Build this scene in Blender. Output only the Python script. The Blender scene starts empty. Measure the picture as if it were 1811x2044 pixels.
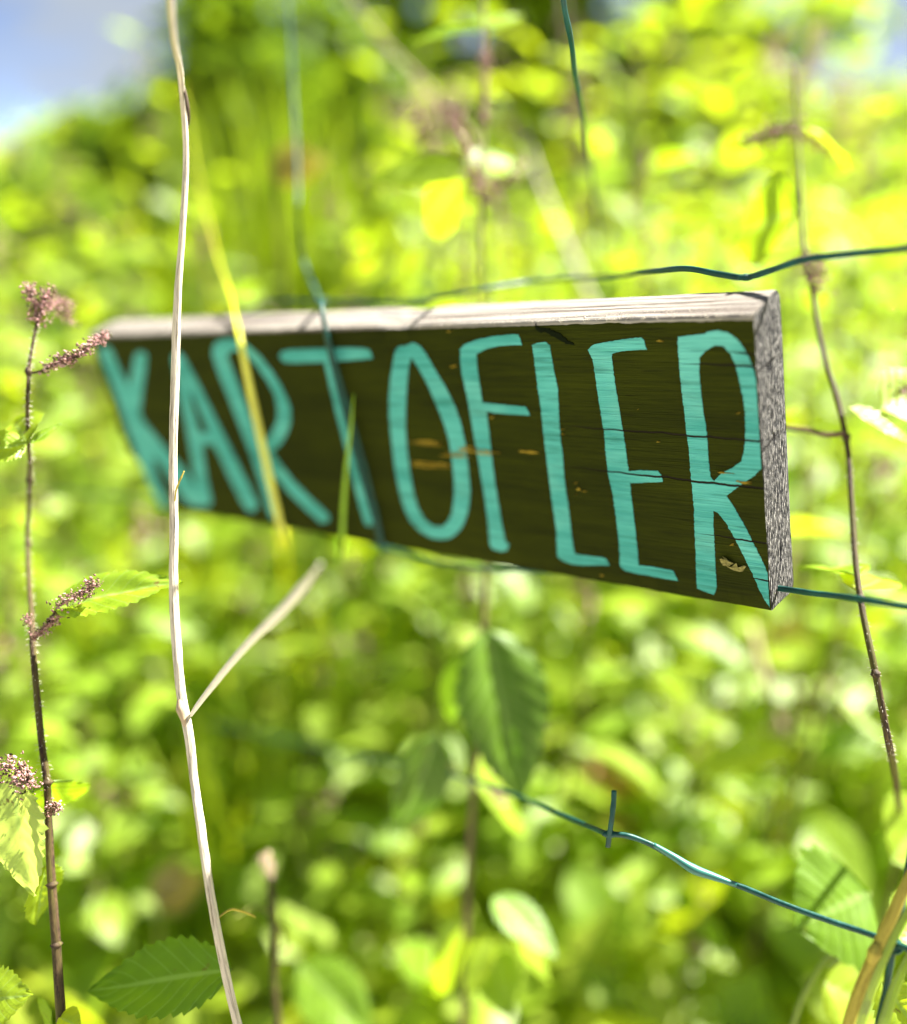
import bpy, bmesh, math, random
from mathutils import Vector, Matrix, noise
from mathutils.geometry import tessellate_polygon

S = bpy.context.scene
COL = S.collection
R_ = random.Random(11)

# ------------------------------------------------------------------ camera
FPX, CX, CY = 1843.0, 905.5, 1022.0            # focal length and centre for a picture 1811 wide, 2044 high
PITCH = math.radians(22.0)
CAM = Vector((0, 0, 1.0))
AR = Vector((1, 0, 0))
AF = Vector((0, math.cos(PITCH), -math.sin(PITCH)))
AU = Vector((0, math.sin(PITCH), math.cos(PITCH)))
cam = bpy.data.cameras.new('camera')
camo = bpy.data.objects.new('camera', cam)
COL.objects.link(camo)
camo.matrix_world = Matrix.LocRotScale(CAM, Matrix((AR, AU, -AF)).transposed().to_quaternion(), None)
cam.sensor_fit = 'VERTICAL'
cam.sensor_height = 36.0
cam.lens = 36.0 * FPX / 2044.0
cam.clip_start, cam.clip_end = 0.02, 2000
cam.dof.use_dof = True
cam.dof.focus_distance = 0.368
cam.dof.aperture_fstop = 32.46 / 16.0
cam.dof.aperture_blades = 0
S.camera = camo
S.render.resolution_x, S.render.resolution_y = 907, 1024

# ------------------------------------------------------------------ world, sun, exposure
SUN_EL, SUN_AZ = math.radians(48), math.radians(60)
w = bpy.data.worlds.new('World')
S.world = w
w.use_nodes = True
sky = w.node_tree.nodes.new('ShaderNodeTexSky')
sky.sky_type = 'NISHITA'
sky.sun_disc = False
sky.sun_elevation, sky.sun_rotation = SUN_EL, SUN_AZ
sky.altitude = 2500
sky.air_density, sky.dust_density, sky.ozone_density = 0.2, 0.1, 1.0
bg = w.node_tree.nodes['Background']
wn = w.node_tree.nodes
tc = wn.new('ShaderNodeTexCoord')
mp = wn.new('ShaderNodeMapping'); mp.inputs['Scale'].default_value = (1, 1, 2.6)       # thin broken cloud, the same all round
w.node_tree.links.new(tc.outputs['Generated'], mp.inputs[0])
cn = wn.new('ShaderNodeTexNoise'); cn.inputs['Scale'].default_value = 5.5; cn.inputs['Detail'].default_value = 6; cn.inputs['Roughness'].default_value = .6
w.node_tree.links.new(mp.outputs[0], cn.inputs['Vector'])
cr_ = wn.new('ShaderNodeMapRange'); cr_.interpolation_type = 'SMOOTHSTEP'
cr_.inputs[1].default_value, cr_.inputs[2].default_value, cr_.inputs[4].default_value = .34, .60, .92
w.node_tree.links.new(cn.outputs['Fac'], cr_.inputs[0])
cm = wn.new('ShaderNodeMix'); cm.data_type = 'RGBA'
w.node_tree.links.new(cr_.outputs[0], cm.inputs[0])
w.node_tree.links.new(sky.outputs[0], cm.inputs[6])
cm.inputs[7].default_value = (1.55, 1.72, 1.90, 1)
w.node_tree.links.new(cm.outputs[2], bg.inputs[0])
bg.inputs[1].default_value = 0.05
sv = Vector((math.sin(SUN_AZ) * math.cos(SUN_EL), math.cos(SUN_AZ) * math.cos(SUN_EL), math.sin(SUN_EL)))
sl = bpy.data.lights.new('sun', 'SUN')
sl.energy, sl.angle, sl.color = 4.4, math.radians(0.5), (1.0, 0.95, 0.86)
so = bpy.data.objects.new('sun', sl)
COL.objects.link(so)
so.location = (0, 0, 30)
so.rotation_euler = (-sv).to_track_quat('-Z', 'Y').to_euler()
S.view_settings.view_transform = 'Standard'
S.view_settings.look = 'None'
S.view_settings.exposure = 2.82
S.view_settings.gamma = 1.0
S.view_settings.use_curve_mapping = False
S.render.engine = 'CYCLES'
S.cycles.max_bounces = 12
S.cycles.diffuse_bounces = 8
S.cycles.transmission_bounces = 6
S.cycles.sample_clamp_indirect = 6
S.cycles.use_denoising = True


def P(px, py, d):
    return CAM + d * ((px - CX) / FPX * AR + (CY - py) / FPX * AU + AF)


# ------------------------------------------------------------------ object helpers
def link(name, me, mats, parent=None):
    o = bpy.data.objects.new(name, me)
    COL.objects.link(o)
    for m in (mats if isinstance(mats, (list, tuple)) else [mats]):
        if m and me is not None and m.name not in [x.name for x in me.materials if x]:
            me.materials.append(m)
    if parent:
        o.parent = parent
    return o


def mesh(name, verts, faces, smooth=True, uvs=None, midx=None):
    me = bpy.data.meshes.new(name)
    me.from_pydata([tuple(v) for v in verts], [], faces)
    if uvs:
        lay = me.uv_layers.new(name='UVMap')
        for i, l in enumerate(me.loops):
            lay.data[i].uv = uvs[l.vertex_index]
    if midx:
        me.polygons.foreach_set('material_index', midx)
    if smooth:
        me.polygons.foreach_set('use_smooth', [True] * len(me.polygons))
    me.update()
    return me


def tag(o, label=None, cat=None, group=None, kind=None):
    if label: o['label'] = label
    if cat: o['category'] = cat
    if group: o['group'] = group
    if kind: o['kind'] = kind
    return o


def empty(name, loc, label, cat, group=None):
    o = bpy.data.objects.new(name, None)
    COL.objects.link(o)
    o.empty_display_size = 0.02
    o.location = loc
    return tag(o, label, cat, group)


def adopt(child, root):
    """parent a mesh whose vertices are in world space"""
    child.parent = root
    child.matrix_parent_inverse = Matrix.Translation(root.location).inverted()
    return child


def smooth_path(pts, n):
    """a smooth curve through the points (chord-length Catmull-Rom), n pieces per span"""
    pts = [Vector(p) for p in pts]
    q = [2 * pts[0] - pts[1]] + pts + [2 * pts[-1] - pts[-2]]
    out = []
    for i in range(1, len(q) - 2):
        a, b, c, d = q[i - 1:i + 3]
        l0, l1, l2 = max((b - a).length, 1e-6), max((c - b).length, 1e-6), max((d - c).length, 1e-6)
        m1 = ((b - a) / l0 * l1 + (c - b) / l1 * l0) / (l0 + l1) * l1
        m2 = ((c - b) / l1 * l2 + (d - c) / l2 * l1) / (l1 + l2) * l1
        for k in range(n):
            t = k / n
            out.append(b * (2 * t ** 3 - 3 * t * t + 1) + m1 * (t ** 3 - 2 * t * t + t) + c * (3 * t * t - 2 * t ** 3) + m2 * (t ** 3 - t * t))
    out.append(pts[-1])
    return out


def tube_data(pts, rads, sides=8, flat=1.0, twist=0.0, rough=0.0, cap=True):
    verts, faces, uvs = [], [], []
    n = len(pts)
    ref = Vector((0.31, -0.9, 0.2))
    L = 0
    for i, p in enumerate(pts):
        t = (pts[min(i + 1, n - 1)] - pts[max(i - 1, 0)]).normalized()
        a = (ref - t * ref.dot(t)).normalized()
        ref = a
        b = t.cross(a)
        if i: L += (p - pts[i - 1]).length
        r = rads[i] if isinstance(rads, list) else rads
        for k in range(sides):
            ang = 2 * math.pi * k / sides + twist * i
            rr = r * (1 + rough * (noise.noise(Vector((k * 3.1, L * 25, 0))) + .5 * noise.noise(Vector((k * 1.7, L * 160, 5)))))
            verts.append(p + a * math.cos(ang) * rr * flat + b * math.sin(ang) * rr)
            uvs.append((k / sides, L))
    for i in range(n - 1):
        for k in range(sides):
            k2 = (k + 1) % sides
            faces.append((i * sides + k, i * sides + k2, (i + 1) * sides + k2, (i + 1) * sides + k))
    if cap:
        faces.append(tuple(range(sides))[::-1])
        faces.append(tuple(range((n - 1) * sides, n * sides)))
    return verts, faces, uvs


def lerp_list(vals, n):
    out = []
    m = len(vals) - 1
    for i in range(n):
        f = i / (n - 1) * m
        k = min(int(f), m - 1)
        out.append(vals[k] + (vals[k + 1] - vals[k]) * (f - k))
    return out


def tube(name, pts, rads, mat, root=None, sides=8, n=6, flat=1.0, rough=0.0, twist=0.0, width_px=False):
    sp = smooth_path(pts, n)
    rr = lerp_list(rads, len(sp)) if isinstance(rads, list) else rads
    v, f, u = tube_data(sp, rr, sides, flat, twist, rough)
    o = link(name, mesh(name, v, f, uvs=u), mat)
    if root: adopt(o, root)
    return o


class Mesher:
    def __init__(s): s.v, s.f, s.u = [], [], []
    def add(s, v, f, u=None, M=None):
        b = len(s.v)
        s.v += [M @ Vector(x) for x in v] if M else [Vector(x) for x in v]
        s.f += [tuple(i + b for i in x) for x in f]
        s.u += u if u else [(0, 0)] * len(v)
    def build(s, name): return mesh(name, s.v, s.f, uvs=s.u)


# ------------------------------------------------------------------ materials
def newmat(name):
    m = bpy.data.materials.new(name)
    m.use_nodes = True
    nt = m.node_tree
    nt.nodes.clear()
    return m, nt


class N:
    """tiny node writer"""
    def __init__(s, nt): s.nt = nt
    def node(s, t, **kw):
        n = s.nt.nodes.new(t)
        for k, v in kw.items():
            if k.startswith('_'): setattr(n, k[1:], v)
        return n
    def l(s, a, b): s.nt.links.new(a, b)
    def val(s, x, sock):
        if isinstance(x, (int, float)): sock.default_value = x
        else: s.l(x, sock)
    def math(s, op, a, b=0.0, c=0.0, clamp=False):
        n = s.node('ShaderNodeMath', _operation=op, _use_clamp=clamp)
        s.val(a, n.inputs[0]); s.val(b, n.inputs[1]); s.val(c, n.inputs[2])
        return n.outputs[0]
    def sstep(s, x, lo, hi, a=0.0, b=1.0):
        n = s.node('ShaderNodeMapRange', _interpolation_type='SMOOTHSTEP')
        s.val(x, n.inputs[0]); s.val(lo, n.inputs[1]); s.val(hi, n.inputs[2]); s.val(a, n.inputs[3]); s.val(b, n.inputs[4])
        return n.outputs[0]
    def rng(s, x, lo, hi, a=0.0, b=1.0):
        n = s.node('ShaderNodeMapRange')
        s.val(x, n.inputs[0]); s.val(lo, n.inputs[1]); s.val(hi, n.inputs[2]); s.val(a, n.inputs[3]); s.val(b, n.inputs[4])
        return n.outputs[0]
    def noise(s, vec, scale=1.0, detail=3.0, rough=0.55):
        n = s.node('ShaderNodeTexNoise')
        if vec is not None: s.l(vec, n.inputs['Vector'])
        n.inputs['Scale'].default_value = scale
        n.inputs['Detail'].default_value = detail
        n.inputs['Roughness'].default_value = rough
        return n.outputs['Fac']
    def scale(s, vec, xyz):
        n = s.node('ShaderNodeMapping')
        s.l(vec, n.inputs[0]); n.inputs['Scale'].default_value = xyz
        return n.outputs[0]
    def mix(s, f, a, b):
        n = s.node('ShaderNodeMix', _data_type='RGBA')
        s.val(f, n.inputs[0])
        for x, k in ((a, 6), (b, 7)):
            if isinstance(x, tuple): n.inputs[k].default_value = (*x, 1)
            else: s.l(x, n.inputs[k])
        return n.outputs[2]
    def ramp(s, f, stops):
        n = s.node('ShaderNodeValToRGB')
        s.val(f, n.inputs[0])
        e = n.color_ramp.elements
        while len(e) < len(stops): e.new(0.5)
        for i, (p, c) in enumerate(stops):
            e[i].position = p; e[i].color = (*c, 1)
        return n.outputs[0]
    def bump(s, h, strength, dist):
        n = s.node('ShaderNodeBump')
        s.l(h, n.inputs['Height']); n.inputs['Strength'].default_value = strength; n.inputs['Distance'].default_value = dist
        return n.outputs[0]
    def principled(s, col, rough=0.6, normal=None, spec=0.5):
        b = s.node('ShaderNodeBsdfPrincipled')
        if isinstance(col, tuple): b.inputs['Base Color'].default_value = (*col, 1)
        else: s.l(col, b.inputs['Base Color'])
        s.val(rough, b.inputs['Roughness'])
        b.inputs['Specular IOR Level'].default_value = spec
        if normal is not None: s.l(normal, b.inputs['Normal'])
        return b.outputs[0]
    def out(s, sh):
        o = s.node('ShaderNodeOutputMaterial'); s.l(sh, o.inputs[0])


def leaf_mat(name, refl, refl2, trans, trans2, gloss=0.06, veins=True, rough=0.38):
    """reflecting and see-through leaf; colour varies leaf by leaf between two tones"""
    m, nt = newmat(name); n = N(nt)
    oi = n.node('ShaderNodeObjectInfo').outputs['Random']
    gi = n.node('ShaderNodeNewGeometry').outputs['Random Per Island']
    r = n.math('FRACT', n.math('ADD', oi, gi))
    uv = n.node('ShaderNodeUVMap').outputs[0]
    sep = n.node('ShaderNodeSeparateXYZ'); n.l(uv, sep.inputs[0])
    s_, t_ = sep.outputs[0], n.math('ABSOLUTE', n.math('MULTIPLY_ADD', sep.outputs[1], 2.0, -1.0))
    fr = n.math('FRACT', n.math('MULTIPLY', n.math('SUBTRACT', s_, n.math('MULTIPLY', t_, 0.22)), 8.0))
    tri = n.math('ABSOLUTE', n.math('MULTIPLY_ADD', fr, 2.0, -1.0))          # 1 at a vein, 0 between
    side = n.sstep(tri, 0.86, 0.98)
    mid = n.sstep(t_, 0.10, 0.03)
    vein = n.math('MAXIMUM', n.math('MULTIPLY', side, 0.7), mid)
    co = n.node('ShaderNodeTexCoord').outputs['Object']
    blot = n.noise(co, 90.0, 3.0)
    cr = n.mix(r, refl, refl2); ct = n.mix(r, trans, trans2)
    hsv = n.node('ShaderNodeHueSaturation'); n.l(cr, hsv.inputs['Color'])
    n.l(n.rng(blot, 0.3, 0.7, 0.8, 1.2), hsv.inputs['Value'])
    cr = hsv.outputs[0]
    if veins:
        spot = n.sstep(n.noise(co, 130.0, 3.0, 0.6), 0.67, 0.73)
        cr = n.mix(n.math('MULTIPLY', spot, 0.8), cr, (0.10, 0.06, 0.015)); ct = n.mix(n.math('MULTIPLY', spot, 0.8), ct, (0.06, 0.03, 0.004))
        cr = n.mix(n.math('MULTIPLY', vein, 0.5), cr, (0.17, 0.25, 0.07))
        ct = n.mix(n.math('MULTIPLY', vein, 0.45), ct, (0.16, 0.24, 0.05))
        hgt = n.math('ADD', n.math('MULTIPLY', n.math('SUBTRACT', 1.0, tri), 1.0), n.math('MULTIPLY', blot, 0.6))
        nor = n.bump(hgt, 0.28, 0.0009)
    else:
        nor = n.bump(blot, 0.3, 0.001)
    d = n.node('ShaderNodeBsdfDiffuse'); n.l(cr, d.inputs[0]); n.l(nor, d.inputs['Normal'])
    t = n.node('ShaderNodeBsdfTranslucent'); n.l(ct, t.inputs[0])
    a = n.node('ShaderNodeAddShader'); n.l(d.outputs[0], a.inputs[0]); n.l(t.outputs[0], a.inputs[1])
    g = n.node('ShaderNodeBsdfGlossy'); g.inputs['Roughness'].default_value = rough; n.l(nor, g.inputs['Normal'])
    mx = n.node('ShaderNodeMixShader'); mx.inputs[0].default_value = gloss
    n.l(a.outputs[0], mx.inputs[1]); n.l(g.outputs[0], mx.inputs[2])
    n.out(mx.outputs[0])
    return m


def stem_mat(name, c1, c2, lengthwise=70, round_=9, rough=0.65, contrast=(0.38, 0.62), bump=0.4, c3=None):
    """fine streaks along the stem; UV x runs round it, y is metres along it"""
    m, nt = newmat(name); n = N(nt)
    uv = n.node('ShaderNodeUVMap').outputs[0]
    f = n.noise(n.scale(uv, (round_, lengthwise, 1)), 1.0, 4.0, 0.65)
    g = n.noise(n.scale(uv, (round_ * 2.2, lengthwise * 3.5, 1)), 1.0, 3.0, 0.6)
    big = n.noise(n.scale(uv, (1.5, 22, 1)), 1.0, 2.0, 0.5)
    col = n.mix(n.rng(n.math('MULTIPLY_ADD', f, .6, n.math('MULTIPLY', g, .4)), contrast[0], contrast[1]), c1, c2)
    if c3: col = n.mix(n.sstep(big, 0.45, 0.62), col, c3)
    n.out(n.principled(col, rough, n.bump(n.math('ADD', f, g), bump, 0.0008), spec=0.2))
    return m


M = {}
M['nettle'] = leaf_mat('nettle_leaf_green', (0.075, 0.125, 0.006), (0.12, 0.165, 0.010), (0.18, 0.29, 0.004), (0.29, 0.34, 0.006), gloss=0.03, rough=0.45)
M['nettle_deep'] = leaf_mat('nettle_leaf_deep_green', (0.06, 0.115, 0.005), (0.07, 0.125, 0.006), (0.07, 0.14, 0.002), (0.09, 0.16, 0.002), gloss=0.025, rough=0.5)
M['nettle_dark'] = leaf_mat('nettle_leaf_dark_green', (0.045, 0.09, 0.004), (0.05, 0.095, 0.004), (0.03, 0.075, 0.001), (0.035, 0.08, 0.001), gloss=0.025, rough=0.5)
M['nettle_lit'] = leaf_mat('nettle_leaf_lit', (0.20, 0.25, 0.06), (0.22, 0.27, 0.07), (0.26, 0.32, 0.05), (0.28, 0.34, 0.06), gloss=0.03, rough=0.5)  # lighter leaf copy, its paler tone stands in for light from above
M['weed'] = leaf_mat('weed_leaf_green', (0.095, 0.145, 0.009), (0.15, 0.18, 0.018), (0.22, 0.31, 0.006), (0.30, 0.35, 0.009), veins=False, gloss=0.025, rough=0.5)
M['dark_leaf'] = leaf_mat('shrub_leaf_green', (0.05, 0.09, 0.008), (0.06, 0.10, 0.010), (0.07, 0.12, 0.003), (0.10, 0.15, 0.004), veins=False, gloss=0.01)
M['tree_leaf'] = leaf_mat('tree_leaf_green', (0.11, 0.16, 0.010), (0.14, 0.18, 0.012), (0.19, 0.28, 0.006), (0.26, 0.31, 0.006), veins=False, gloss=0.02)
M['yellow_leaf'] = leaf_mat('yellowed_leaf', (0.14, 0.115, 0.006), (0.16, 0.115, 0.006), (0.24, 0.20, 0.008), (0.26, 0.2, 0.008))
M['red_leaf'] = leaf_mat('reddened_leaf', (0.34, 0.17, 0.09), (0.38, 0.2, 0.11), (0.32, 0.14, 0.04), (0.34, 0.18, 0.05))
M['grass'] = leaf_mat('grass_blade_green', (0.15, 0.21, 0.010), (0.17, 0.23, 0.012), (0.2, 0.26, 0.006), (0.24, 0.28, 0.006), veins=False, gloss=0.08)
M['blade_green'] = leaf_mat('fresh_grass_blade', (0.17, 0.30, 0.012), (0.18, 0.31, 0.012), (0.16, 0.28, 0.006), (0.17, 0.3, 0.006), veins=False, gloss=0.03)
M['olive_grass'] = leaf_mat('tall_grass_olive', (0.07, 0.11, 0.005), (0.09, 0.12, 0.006), (0.11, 0.165, 0.003), (0.14, 0.19, 0.003), veins=False, gloss=0.02)
M['yellow_grass'] = leaf_mat('grass_blade_yellow', (0.46, 0.47, 0.02), (0.48, 0.49, 0.03), (0.34, 0.34, 0.01), (0.34, 0.34, 0.01), veins=False, gloss=0.08)
M['stem'] = stem_mat('nettle_stem_green', (0.09, 0.11, 0.02), (0.17, 0.17, 0.04))
M['purple_stem'] = stem_mat('nettle_stem_purple', (0.018, 0.010, 0.008), (0.10, 0.065, 0.03), lengthwise=150, contrast=(0.42, 0.60), c3=(0.075, 0.068, 0.015))
M['mauve_stem'] = stem_mat('nettle_stem_mauve', (0.16, 0.09, 0.075), (0.10, 0.075, 0.03), c3=(0.11, 0.10, 0.03))
M['dry'] = stem_mat('dry_stalk_bleached', (0.13, 0.10, 0.055), (0.60, 0.54, 0.43), lengthwise=30, round_=9, contrast=(0.36, 0.50), rough=0.75, bump=0.8)
M['bleached'] = stem_mat('lightened_twig', (0.55, 0.52, 0.43), (0.78, 0.75, 0.66))  # side branch colour lightened to offset the shade on it
M['petiole'] = stem_mat('green_petiole', (0.15, 0.22, 0.04), (0.22, 0.28, 0.07))
M['dry_tan'] = stem_mat('dry_stem_tan', (0.30, 0.22, 0.13), (0.46, 0.36, 0.26))
M['straw'] = stem_mat('straw_yellow', (0.14, 0.10, 0.012), (0.46, 0.38, 0.06), lengthwise=50, contrast=(0.32, 0.52))
M['wood_bark'] = stem_mat('bark', (0.05, 0.04, 0.03), (0.14, 0.11, 0.08), lengthwise=6, rough=0.9)


def flower_mat():
    m, nt = newmat('nettle_flower_pink'); n = N(nt)
    gi = n.node('ShaderNodeNewGeometry').outputs['Random Per Island']
    col = n.ramp(gi, [(0.0, (0.05, 0.05, 0.010)), (0.3, (0.11, 0.06, 0.035)), (0.45, (0.24, 0.115, 0.10)), (0.7, (0.36, 0.19, 0.185)), (1.0, (0.46, 0.30, 0.28))])
    co = n.node('ShaderNodeTexCoord').outputs['Object']
    n.out(n.principled(col, 0.8, n.bump(n.noise(co, 1500.0, 2.0), 0.8, 0.0005)))
    return m
M['flower'] = flower_mat()


def wire_mat():
    m, nt = newmat('green_plastic_wire'); n = N(nt)
    co = n.node('ShaderNodeTexCoord').outputs['Object']
    f = n.noise(co, 220.0, 3.0)
    col = n.mix(n.rng(f, 0.35, 0.7), (0.001, 0.036, 0.030), (0.004, 0.070, 0.058))
    n.out(n.principled(col, n.rng(f, 0.3, 0.7, 0.35, 0.55), n.bump(n.noise(co, 900.0, 2.0), 0.25, 0.0004), spec=0.3))
    return m
M['wire'] = wire_mat()


def ground_mat(name, a, b, scale):
    m, nt = newmat(name); n = N(nt)
    co = n.node('ShaderNodeTexCoord').outputs['Object']
    f = n.noise(co, scale, 6.0, 0.65)
    n.out(n.principled(n.mix(n.rng(f, 0.3, 0.7), a, b), 0.95, n.bump(f, 0.6, 0.02), spec=0.2))
    return m
M['meadow'] = ground_mat('meadow_ground', (0.14, 0.18, 0.02), (0.25, 0.26, 0.05), 1.7)
M['fill_gravel'] = ground_mat('pale_fill_gravel', (0.36, 0.32, 0.26), (0.52, 0.47, 0.39), 60.0)

# ------------------------------------------------------------------ ground
def sheet(name, x0, x1, y0, y1, nx, ny, z, amp, mat):
    v, f = [], []
    for j in range(ny + 1):
        for i in range(nx + 1):
            x = x0 + (x1 - x0) * i / nx; y = y0 + (y1 - y0) * j / ny
            v.append((x, y, z + amp * noise.noise(Vector((x * .5, y * .5, 3)))))
    for j in range(ny):
        for i in range(nx):
            a = j * (nx + 1) + i
            f.append((a, a + 1, a + nx + 2, a + nx + 1))
    return link(name, mesh(name, v, f), mat)

tag(sheet('ground', -600, 600, -200, 900, 60, 60, 0.0, 0.0, M['meadow']), kind='structure')
tag(sheet('fill_path', -9, 9, -7, 0.18, 40, 30, 0.03, 0.006, M['fill_gravel']), kind='structure')  # unseen gravel strip, added to bounce sunlight onto the sign's shaded face

# ------------------------------------------------------------------ the sign
f_ = FPX
d1c = Vector((-1418 - CX, CY - 717, f_)).normalized()        # along the board, towards its far end
d2c = Vector((1789 - CX, CY - 5422, f_)).normalized()        # down the board
toW = lambda c: (c.x * AR + c.y * AU + c.z * AF)
BX = -toW(d1c).normalized()
BZ = -toW(d2c)
BZ = (BZ - BX * BZ.dot(BX)).normalized()
BY = BZ.cross(BX).normalized()                               # away from the camera
Z0 = 0.325
B0 = P(1505, 630, Z0)
BH, BL, BT = 0.1203, 0.4375, 0.0255
signM = Matrix.Translation(B0) @ Matrix((BX, BY, BZ)).transposed().to_4x4()
signI = signM.inverted()


def on_board(px, py, off=0.0):
    """board coordinates (x, z) where the pixel's ray meets the board's face"""
    d = (px - CX) / FPX * AR + (CY - py) / FPX * AU + AF
    t = (B0 - CAM).dot(BY) / d.dot(BY)
    q = signI @ (CAM + d * t)
    return q.x, q.z


def board_depth(px, py):
    d = (px - CX) / FPX * AR + (CY - py) / FPX * AU + AF
    return (B0 - CAM).dot(BY) / d.dot(BY)


z2 = lambda p: (718.6 + .496 * p[0], 539 + .496 * p[1])
z1 = lambda p: (119.8 + .3968 * p[0], 539 + .3968 * p[1])

CRACKS = []
for (a, b, wd) in (((1040, 921), (1524, 975), .00042), ((1190, 853), (1522, 881), .00036), ((1345, 724), (1512, 731), .00038),
                   ((1380, 1061), (1532, 1085), .00034), ((1450, 702), (1505, 707), .00032), ((1490, 1150), (1538, 1160), .0003),
                   ((1110, 849), (1200, 856), .00022)):
    xa, za = on_board(*a); xb, zb = on_board(*b)
    CRACKS.append((xa, za, xb, zb, wd))


def board_coords(n):
    co = n.node('ShaderNodeTexCoord').outputs['Object']
    sep = n.node('ShaderNodeSeparateXYZ'); n.l(co, sep.inputs[0])
    return co, sep.outputs[0], sep.outputs[2]


def crack_mask(n, co, x, z):
    wob = n.math('MULTIPLY', n.math('SUBTRACT', n.noise(n.scale(co, (60, 0, 0)), 1.0, 4.0, 0.6), 0.5), 0.0030)
    tot = None
    for (xa, za, xb, zb, wd) in CRACKS:
        sl_ = (zb - za) / (xb - xa)
        line = n.math('MULTIPLY_ADD', n.math('SUBTRACT', x, xa), sl_, za)
        d = n.math('ABSOLUTE', n.math('SUBTRACT', n.math('SUBTRACT', z, line), wob))
        wx = n.sstep(x, xa, xa + (xb - xa) * .7, 0.0, wd * 1.25)
        mk = n.math('SUBTRACT', 1.0, n.math('DIVIDE', d, n.math('ADD', wx, 0.00001)), clamp=True)
        mk = n.sstep(mk, 0.0, 0.45)
        tot = mk if tot is None else n.math('MAXIMUM', tot, mk)
    return tot


def paint_mat(name, c1, c2, rough, letters=False):
    m, nt = newmat(name); n = N(nt)
    co, x, z = board_coords(n)
    crack = crack_mask(n, co, x, z)
    grain = n.noise(n.scale(co, (22, 22, 620)), 1.0, 4.0, 0.65)
    broad = n.noise(n.scale(co, (9, 9, 60)), 1.0, 4.0, 0.6)
    ridge = n.noise(n.scale(co, (55, 55, 1400)), 1.0, 2.0, 0.5)
    fine = n.noise(co, 1800.0, 2.0)
    col = n.mix(n.rng(n.math('MULTIPLY_ADD', broad, .5, n.math('MULTIPLY', grain, .5)), .36, .64), c1, c2)
    # paint worn through to the wood in thin streaks along the grain
    st = n.noise(n.scale(co, (26, 26, 500)), 1.0, 3.0, 0.7)
    wear = n.math('MULTIPLY', n.sstep(st, 0.735, 0.78), n.sstep(n.noise(co, 30.0, 2.0), 0.5, 0.62))
    col = n.mix(n.math('MULTIPLY', wear, 0.75), col, (0.16, 0.12, 0.03) if not letters else (0.03, 0.035, 0.012))
    if letters:       # streaky brush load: thin places let the dark board through
        load = n.noise(n.scale(co, (18, 18, 330)), 1.0, 5.0, 0.7)
        col = n.mix(n.math('MULTIPLY', n.sstep(load, 0.50, 0.64), 0.55), col, (0.02, 0.13, 0.10))
        pale = n.noise(n.scale(co, (14, 14, 45)), 1.0, 3.0, 0.6)
        col = n.mix(n.math('MULTIPLY', n.sstep(pale, 0.5, 0.68), 0.35), col, (0.17, 0.52, 0.47))
    if letters:       # thin dark lines where the grain shows through the brush strokes
        hair = n.noise(n.scale(co, (40, 40, 1050)), 1.0, 2.0, 0.6)
        col = n.mix(n.math('MULTIPLY', n.sstep(hair, 0.60, 0.70), 0.45), col, (0.02, 0.16, 0.13))
    else:
        hair = n.noise(n.scale(co, (40, 40, 800)), 1.0, 2.0, 0.6)
        col = n.mix(n.math('MULTIPLY', n.sstep(hair, 0.60, 0.70), 0.6), col, (0.006, 0.006, 0.0005))
    col = n.mix(crack, col, (0.012, 0.009, 0.006))
    h = n.math('ADD', n.math('MULTIPLY', grain, 0.7), n.math('ADD', n.math('MULTIPLY', ridge, 0.45), n.math('MULTIPLY', fine, 0.12)))
    h = n.math('SUBTRACT', h, n.math('MULTIPLY', crack, 3.0))
    n.out(n.principled(col, rough, n.bump(h, 0.9, 0.0012), spec=0.08))
    return m


M['olive'] = paint_mat('olive_board_paint', (0.0095, 0.0130, 0.0001), (0.027, 0.034, 0.0002), 0.7)
M['turq'] = paint_mat('turquoise_letter_paint', (0.030, 0.24, 0.225), (0.105, 0.44, 0.415), 0.6, letters=True)


def raw_wood():
    m, nt = newmat('weathered_raw_wood'); n = N(nt)
    co, x, z = board_coords(n)
    g1 = n.noise(n.scale(co, (8, 560, 560)), 1.0, 4.0, 0.6)
    g2 = n.noise(n.scale(co, (35, 350, 350)), 1.0, 3.0, 0.6)
    st = n.noise(n.scale(co, (14, 120, 120)), 1.0, 3.0, 0.6)
    col = n.ramp(g1, [(0.36, (0.06, 0.045, 0.037)), (0.455, (0.13, 0.11, 0.094)), (0.53, (0.24, 0.22, 0.19)), (0.7, (0.34, 0.32, 0.285))])
    col = n.mix(n.sstep(st, 0.63, 0.72), col, (0.12, 0.12, 0.12))
    h = n.math('ADD', g1, n.math('MULTIPLY', g2, 0.6))
    n.out(n.principled(col, 0.85, n.bump(h, 0.9, 0.0011), spec=0.2))
    return m


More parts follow.
